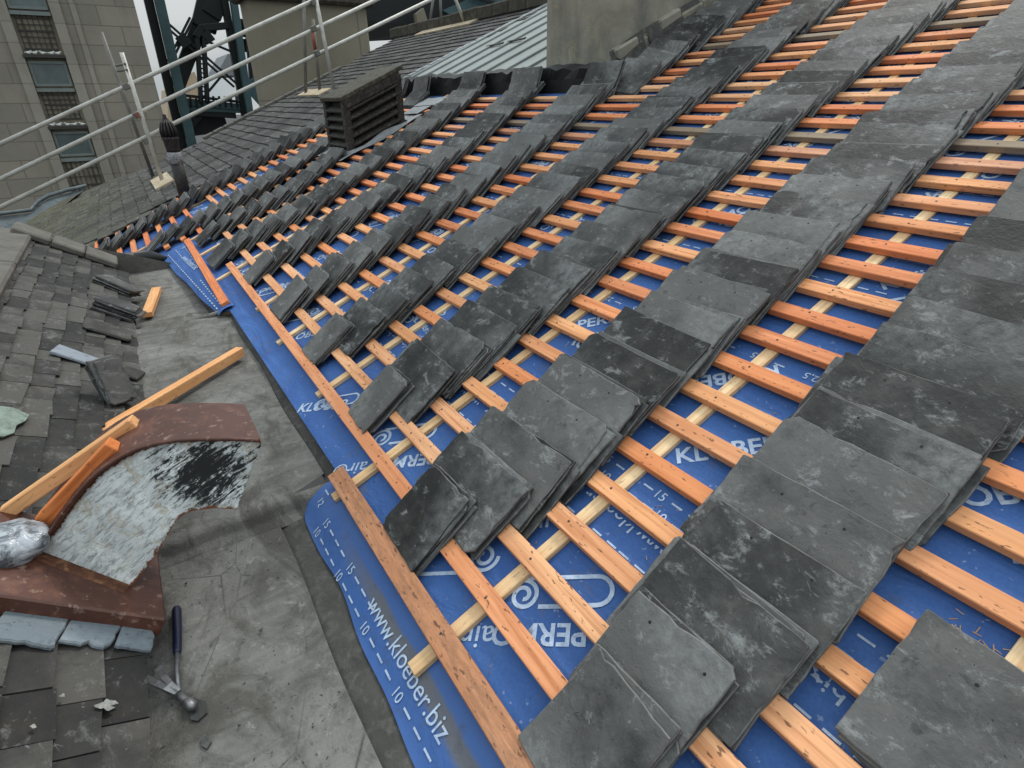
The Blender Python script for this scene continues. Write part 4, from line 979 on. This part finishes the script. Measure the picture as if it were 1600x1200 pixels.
b.add(tp + [p - nL * .004 for p in tp], [list(range(9))] + [(i, (i + 1) % 9, 9 + (i + 1) % 9, 9 + i) for i in range(9)]); tag(b.build('copper_scrap', 'greensheet'), 'torn pale green sheet of metal lying on the small roof', 'metal scrap')
# crumpled bag
bc = lr(8, 852, .065); b = MB(); b.ball((0, 0, 0), 0.066, .080, .042, 56, 36); 
b.v = [bc + v * (.92 + .26 * mnoise.noise(v * 12) + .20 * abs(mnoise.noise(Vector((v.x * 14, v.y * 34, v.z * 20)) + Vector((3, 1, 2))))) for v in b.v]
tag(b.build('plastic_bag', 'bag'), 'crumpled clear plastic bag against the rusty cowl', 'plastic bag')
# hammer
hz = -1.085 + .016
fp = lambda x, y, z=hz: flat(x, y, z)
hm = thing('slater_hammer', 'slater hammer with navy grip and steel claw head lying in the gutter', 'hammer', fp(277, 1020))
b = MB(); b.tube([fp(276, 950), fp(276, 954), fp(277, 985), fp(277, 1017), fp(277, 1021)], [.008, .0105, .0095, .0088, .007], 14); b.build('grip', 'bluehandle', hm, True)
b = MB(); b.tube([fp(277, 1020), fp(276, 1048), fp(280, 1085)], [.005, .0045, .005], 12); b.build('shaft', 'hsteel', hm, True)
hz2 = hz + .012; h0 = fp(283, 1088); hd = (fp(300, 1100) - fp(262, 1070)).normalized(); hs = hd.cross(Z).normalized()
hh = MB(); hh.tube([fp(277, 1083), fp(288, 1093), fp(293, 1097), fp(294, 1098, hz + .003), fp(302, 1104, hz + .003), fp(303, 1105)], [.006, .007, .0072, .0098, .0098, .008], 16); pol = hh.build('head', 'hsteel', hm, True)
for s_ in (-1, 1):
    pts = [fp(279, 1085) + hs * .002 * s_, fp(263, 1073, hz + .014) + hs * .005 * s_, fp(250, 1063, hz + .034) + hs * .008 * s_, fp(237, 1051, hz + .060) + hs * .013 * s_]
    b = MB(); vs = []; wd = [.005, .0055, .0065, .0075]; tk = [.008, .005, .003, .0015]
    for p, w, t in zip(pts, wd, tk): vs += [p - hs * w * .9 - Z * t, p + hs * w * .9 - Z * t, p + hs * w * .9 + Z * t, p - hs * w * .9 + Z * t]
    b.add(vs, [(i * 4 + j, i * 4 + (j + 1) % 4, i * 4 + 4 + (j + 1) % 4, i * 4 + 4 + j) for i in range(3) for j in range(4)] + [(0, 1, 2, 3), (12, 13, 14, 15)]); b.build('claw', 'hsteel', pol)
# scatter of chips and shavings
b = MB()
for i in range(170):
    u_ = rng.uniform(-1.9, .1); v_ = rng.uniform(-.05, 1.3); a = rng.uniform(0, PI); l = rng.uniform(.002, .007)
    p = P(u_, v_, NM + .003); d = (U * math.cos(a) + V * math.sin(a)); b.beam(p - d * l, p + d * l + N * rng.uniform(0, .004), rng.uniform(.0006, .0014), .0006, N)
for i in range(26):
    p = P(-.205 + rng.gauss(0, .018) + .09, kv(3) + .06 + rng.gauss(0, .014), NM + .004); a = rng.uniform(0, PI); d = (U * math.cos(a) + V * math.sin(a)); b.beam(p - d * .006, p + d * .006, .0014, .0008, N)
tag(b.build('wood_shavings', 'debris', recalc=False), 'wood shavings and splinters strewn on the membrane', 'shavings', kind='stuff')
b = MB()
for i in range(150):
    x = rng.uniform(-3.2, -.5); y = rng.uniform(-.15, .1); z = (-1.085 if x > -1.4 else -1.04) + .007; s_ = rng.uniform(.002, .006) * (1.6 if i % 13 == 0 else 1); a = rng.uniform(0, 6)
    b.add([(x + s_ * math.cos(a + k * 2.1) * rng.uniform(.6, 1.2), y + s_ * math.sin(a + k * 2.1) * rng.uniform(.6, 1.2), z + (.002 if k == 0 else 0)) for k in range(3)], [(0, 1, 2)], r=rng.random())
for i in range(120):
    u_ = rng.uniform(-1.9, .1); v_ = rng.uniform(-.05, 1.3); s_ = rng.uniform(.0015, .004); a = rng.uniform(0, 6)
    b.add([P(u_ + s_ * math.cos(a + k * 2.1), v_ + s_ * math.sin(a + k * 2.1), NM + .003) for k in range(3)], [(0, 1, 2)], r=rng.random())
tag(b.build('slate_grit', 'slate_under', recalc=False), 'slate grit and chips strewn in the gutter and on the membrane', 'grit', kind='stuff')
for i, (x, y, sx, lab) in enumerate(((307, 1112, .022, 'small dark slate chip beside the hammer poll'), (322, 1160, .012, 'tiny dark slate chip in the gutter below the hammer'))):
    p = flat(x, y, -1.082); b = MB(); n_ = 6; t_ = [p + Vector((sx * rng.uniform(.6, 1.2) * math.cos(k * PI / 3) * 1.5, sx * rng.uniform(.5, 1) * math.sin(k * PI / 3), .005)) for k in range(n_)]
    b.add(t_ + [q - Z * .005 for q in t_], [list(range(n_))] + [(k, (k + 1) % n_, n_ + (k + 1) % n_, n_ + k) for k in range(n_)]); tag(b.build('slate_chip', 'slate_under'), lab, 'slate chip')

for (x, y, r_, lab) in ((166, 1102, .013, 'white bird dropping splashed on the near slates of the small roof'), (97, 1087, .004, 'tiny yellowish dropping on the near slates of the small roof'), (52, 1135, .005, 'small pale dropping on the near slates at the frame edge')):
    p = lr(x, y, .021); b = MB(); n_ = 14; ring = [p + (Xa * math.cos(2 * PI * k / n_) * rng.uniform(.45, 1.1) - eS * math.sin(2 * PI * k / n_) * rng.uniform(.5, 1.5)) * r_ for k in range(n_)]
    b.add(ring + [q + nL * .0008 for q in ring], [list(range(n_, 2 * n_))] + [(k, (k + 1) % n_, n_ + (k + 1) % n_, n_ + k) for k in range(n_)]); tag(b.build('bird_dropping', 'splat'), lab, 'bird dropping')
# ---------------------------------------------------------------- tower
XT = -25.0
tf = lambda x, y, o=0.0: planeX(x, y, XT + o)
tw = thing('stone_tower', 'tall pale ashlar tower with a strip of grilled windows', 'tower', (XT - 4, -5, -16))
YR = 1.64; zt = 9
b = MB(); b.box((XT - 4, (-14 - 1.75) / 2, (zt - 16) / 2), Xa, Vector((0, 1, 0)), Z, 4, (14 - 1.75) / 2, (zt + 16) / 2); b.build('wall', 'tower', tw)
b = MB(); b.box((XT - 4, (YR - .6) / 2, (zt - 16) / 2), Xa, Vector((0, 1, 0)), Z, 4, (YR + .6) / 2, (zt + 16) / 2); b.build('wall', 'tower', tw)
b = MB(); b.box((XT - 4.07, -1.2, (zt - 16) / 2), Xa, Vector((0, 1, 0)), Z, 4, .62, (zt + 16) / 2); b.build('infill_panel', 'panel', tw)
for y0, y1, o in ((-1.98, -1.70, .10), (-.66, -.38, .12), (-.14, .02, .05)):
    b = MB(); b.box((XT + o / 2, (y0 + y1) / 2, (zt - 16) / 2), Z, Vector((0, 1, 0)), Xa, (zt + 16) / 2, (y1 - y0) / 2, o / 2, .01); b.build('pilaster', 'towerlight', tw)
wz = [(tf(50, 97).z, tf(60, 133).z), (tf(90, 208).z, tf(100, 243).z), (tf(40, -30).z, tf(42, 12).z)]
for z1, z0 in wz:
    wn_ = MB(); wn_.box((XT - .08, -1.19, (z0 + z1) / 2), Xa, Vector((0, 1, 0)), Z, .03, .46, (z1 - z0) / 2); gw = wn_.build('window', 'glass', tw)
    f_ = MB()
    for yy in (-1.64, -.74): f_.box((XT - .06, yy, (z0 + z1) / 2), Z, Vector((0, 1, 0)), Xa, (z1 - z0) / 2, .035, .05)
    for zz in (z0, z1): f_.box((XT - .06, -1.19, zz), Vector((0, 1, 0)), Xa, Z, .48, .06, .035)
    f_.box((XT - .04, -1.19, z0 - .14), Vector((0, 1, 0)), Xa, Z, .50, .10, .05)
    f_.build('window_frame', 'frame', gw)
    b = MB(); b.box((XT + .02, -1.19, z1 + .16), Vector((0, 1, 0)), Xa, Z, .54, .12, .05, .01); b.build('ledge', 'grid', gw)
gz = [(tf(60, 140).z, tf(80, 186).z), (tf(40, 18).z, tf(45, 76).z), (tf(100, 250).z, tf(110, 330).z)]
for z1, z0 in gz:
    b = MB()
    for i in range(7): b.box((XT - .04, -1.6 + .82 * i / 6, (z0 + z1) / 2), Z, Vector((0, 1, 0)), Xa, (z1 - z0) / 2, .022 if i in (1, 5) else .009, .015)
    for i in range(7): b.box((XT - .03, -1.19, z0 + (z1 - z0) * i / 6), Vector((0, 1, 0)), Xa, Z, .44, .012, .02 if i in (0, 3, 6) else .009)
    b.build('window_grille', 'grid', tw)
WHERE = ['upper', 'lower']
for wi in (0, 1):
    for j in range(5):
        p = Vector((XT + .05, -1.57 + j * .19 + rng.uniform(-.03, .03), wz[wi][0] + .21)); b = MB()
        s_ = rng.choice((-1, 1)); b.ball((0, 0, .06), .055, .09, .06, 8, 6); b.ball((0, .085 * s_, .12), .036, .04, .036, 8, 6); b.tube([(0, .12 * s_, .118), (0, .165 * s_, .11)], [.012, .002], 5); b.tube([(0, -.07 * s_, .07), (0, -.16 * s_, .075)], [.035, .01], 6)
        b.v = [v * .68 + p for v in b.v]
        tag(b.build('seabird', 'gull', None, True), f'small white seabird perched on the {WHERE[wi]} tower window ledge, {["first", "second", "third", "fourth", "fifth"][j]} from the camera-side end' if False else f'small white seabird on the {WHERE[wi]} tower window ledge, {["first", "second", "third", "fourth", "fifth"][j]} along from the left', 'seabird', 'seabirds on the tower ledges')
# lead eaves gutter by the tower
b = MB()
gp = [planeX(x, y, X_) for x, y, X_ in ((-60, 340, -12.3), (0, 334, -12.6), (48, 328, -12.8), (58, 316, -13.0), (75, 306, -13.1), (105, 297, -13.2), (135, 290, -13.3))]
b.tube(gp, .032, 10); gg = thing('eaves_gutter', 'dull blue grey lead eaves gutter between the mossy roof and the tower', 'gutter', gp[0]); b.build('trough', 'leadblue', gg, True)
b = MB(); sheet(b, [p - Z * .05 for p in gp] + [planeX(x, y, -12.0) for x, y in ((120, 305), (70, 345), (20, 372), (-60, 390))]); b.build('lead_apron', 'leadblue', gg)

# ---------------------------------------------------------------- bridge and pier
XB = -34.0
br = thing('steel_bridge', 'teal and black lattice steel bridge tower and deck behind the roofs', 'bridge', (XB, 4, -16))
bp = lambda x, y, o=0.0: planeX(x, y, XB + o)
def steel(name, a, c, w, mat, o=0.0, th=.4):
    p = bp(*a, o); q = bp(*c, o); b = MB(); b.beam(p, q, w, th, Xa, .02); b.build(name, mat, br)
wpx = lambda px: px * .031
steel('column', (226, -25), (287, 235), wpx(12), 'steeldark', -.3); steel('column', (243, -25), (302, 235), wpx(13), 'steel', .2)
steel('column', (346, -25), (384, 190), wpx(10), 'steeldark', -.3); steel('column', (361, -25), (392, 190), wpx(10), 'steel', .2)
steel('arch_rib', (336, -30), (318, 45), wpx(34), 'steeldark', -.6); steel('arch_rib', (318, 25), (276, 135), wpx(21), 'steeldark', -.7); steel('arch_rib', (352, -30), (330, 25), wpx(26), 'steeldark', -.5)
steel('hanger', (308, 60), (314, 160), wpx(6), 'steeldark', -.2); steel('hanger', (318, 60), (324, 160), wpx(6), 'steeldark', -.2)
for i in range(12): steel('lacing', (310, 70 + i * 7), (322, 74 + i * 7), wpx(2), 'steeldark', -.1, .1)
for a, c in (((252, 27), (371, 132)), ((252, 35), (366, 136)), ((327, 66), (360, 80)), ((303, 27), (268, 96)), ((297, 27), (262, 96)), ((345, 120), (320, 150)), ((276, 72), (290, 60))): steel('diagonal_brace', a, c, wpx(3.2), 'steeldark', -.1, .15)
steel('gusset_plate', (280, 55), (294, 72), wpx(16), 'steeldark', 0, .1)
steel('arch_strut', (306, 58), (316, 42), wpx(9), 'steeldark', -.2); steel('arch_strut', (314, 44), (356, 40), wpx(9), 'steeldark', -.2); steel('arch_strut', (318, 50), (330, 66), wpx(14), 'steeldark', -.2)
steel('deck_panel', (280, 158), (380, 168), wpx(10), 'steel', -.4); steel('deck_panel', (280, 148), (380, 160), wpx(4), 'steeldark', -.3); steel('deck_panel', (284, 174), (368, 180), wpx(10), 'steeldark', -.5)
for x in range(288, 376, 9): steel('deck_panel', (x, 150), (x + 2, 168), wpx(2), 'steeldark', -.2)
steel('deck_panel', (286, 196), (352, 188), wpx(34), 'steeldark', -1.2); steel('deck_panel', (283, 166), (374, 170), wpx(13), 'steel', -.45); steel('arch_strut', (262, 235), (318, 165), wpx(16), 'steeldark', -.6)
steel('cross_girder', (366, 42), (402, 47), wpx(24), 'steeldark', -.8); steel('cross_girder', (352, -8), (402, -4), wpx(14), 'steeldark', -.8); steel('cross_girder', (372, 70), (408, 74), wpx(18), 'steeldark', -.9)
for x in (384, 390, 398): steel('hanger', (x, 30), (x + 10, 150), wpx(4), 'steeldark', -.3)
steel('gusset_plate', (388, 128), (416, 160), wpx(24), 'steel', .1, .15)
XD = -20
def deck(name, pts, mat, th=.5):
    q = [planeX(x, y, XD) for x, y in pts]; n_ = len(q); b = MB(); b.add(q + [p - Xa * th for p in q], [list(range(n_)), list(range(n_, 2 * n_))] + [(i, (i + 1) % n_, n_ + (i + 1) % n_, n_ + i) for i in range(n_)]); b.build(name, mat, br)
deck('deck_underside', [(570, -60), (1000, -60), (1000, 30), (760, 38), (665, 42), (615, 36), (572, 32)], 'steeldark', 6)
XD = -19.6; deck('deck_panel', [(692, 16), (760, -12), (1000, -40), (1000, 24), (780, 28), (705, 24)], 'steel', .2)
XD = -19.4
for a in ((735, -4, 800, 14), (790, -14, 870, 10)): deck('deck_panel', [(a[0], a[1]), (a[0] + 8, a[1] - 3), (a[2] + 8, a[3] - 2), (a[2], a[3])], 'steeldark', .1)
deck('deck_panel', [(650, 22), (662, 12), (672, 45), (655, 48)], 'pier', .2)
pr_ = thing('stone_pier', 'square stained stone bridge pier behind the old roof verge', 'stone pier', planeX(480, 150, -13.2))
XP = -13.2; a = planeX(396, 60, XP); c = planeX(576, 45, XP)
b = MB(); b.box((XP - .35, (a.y + c.y) / 2, -1.5), Z, Vector((0, 1, 0)), Xa, 4.2, (c.y - a.y) / 2, .35, .04); b.build('shaft', 'pier', pr_)
zc = planeX(480, 8, XP).z
b = MB(); b.box((XP - .35, (a.y + c.y) / 2, zc + .25), Vector((0, 1, 0)), Xa, Z, (c.y - a.y) / 2 + .14, .5, .22, .05); b.build('cornice', 'ridge', pr_)
# far building seen between the bridge members
fb = thing('far_building', 'distant tan gabled building with grey roof seen through the bridge lattice', 'building', planeX(295, 150, -70) - Z * 4)
q = [planeX(x, y, -70) for x, y in ((262, 190), (262, 140), (286, 118), (304, 112), (318, 150), (318, 190))]; b = MB(); b.add(q + [p - Xa * 8 for p in q], [list(range(6)), list(range(6, 12))] + [(i, (i + 1) % 6, 6 + (i + 1) % 6, 6 + i) for i in range(6)]); b.build('wall', 'tan', fb)
q = [planeX(x, y, -75) for x, y in ((341, 118), (343, 108), (356, 84), (366, 86), (380, 118))]; b = MB(); b.add(q + [p - Xa * 8 for p in q], [list(range(5)), list(range(5, 10))] + [(i, (i + 1) % 5, 5 + (i + 1) % 5, 5 + i) for i in range(5)]); b.build('roof', 'roofgrey', fb)
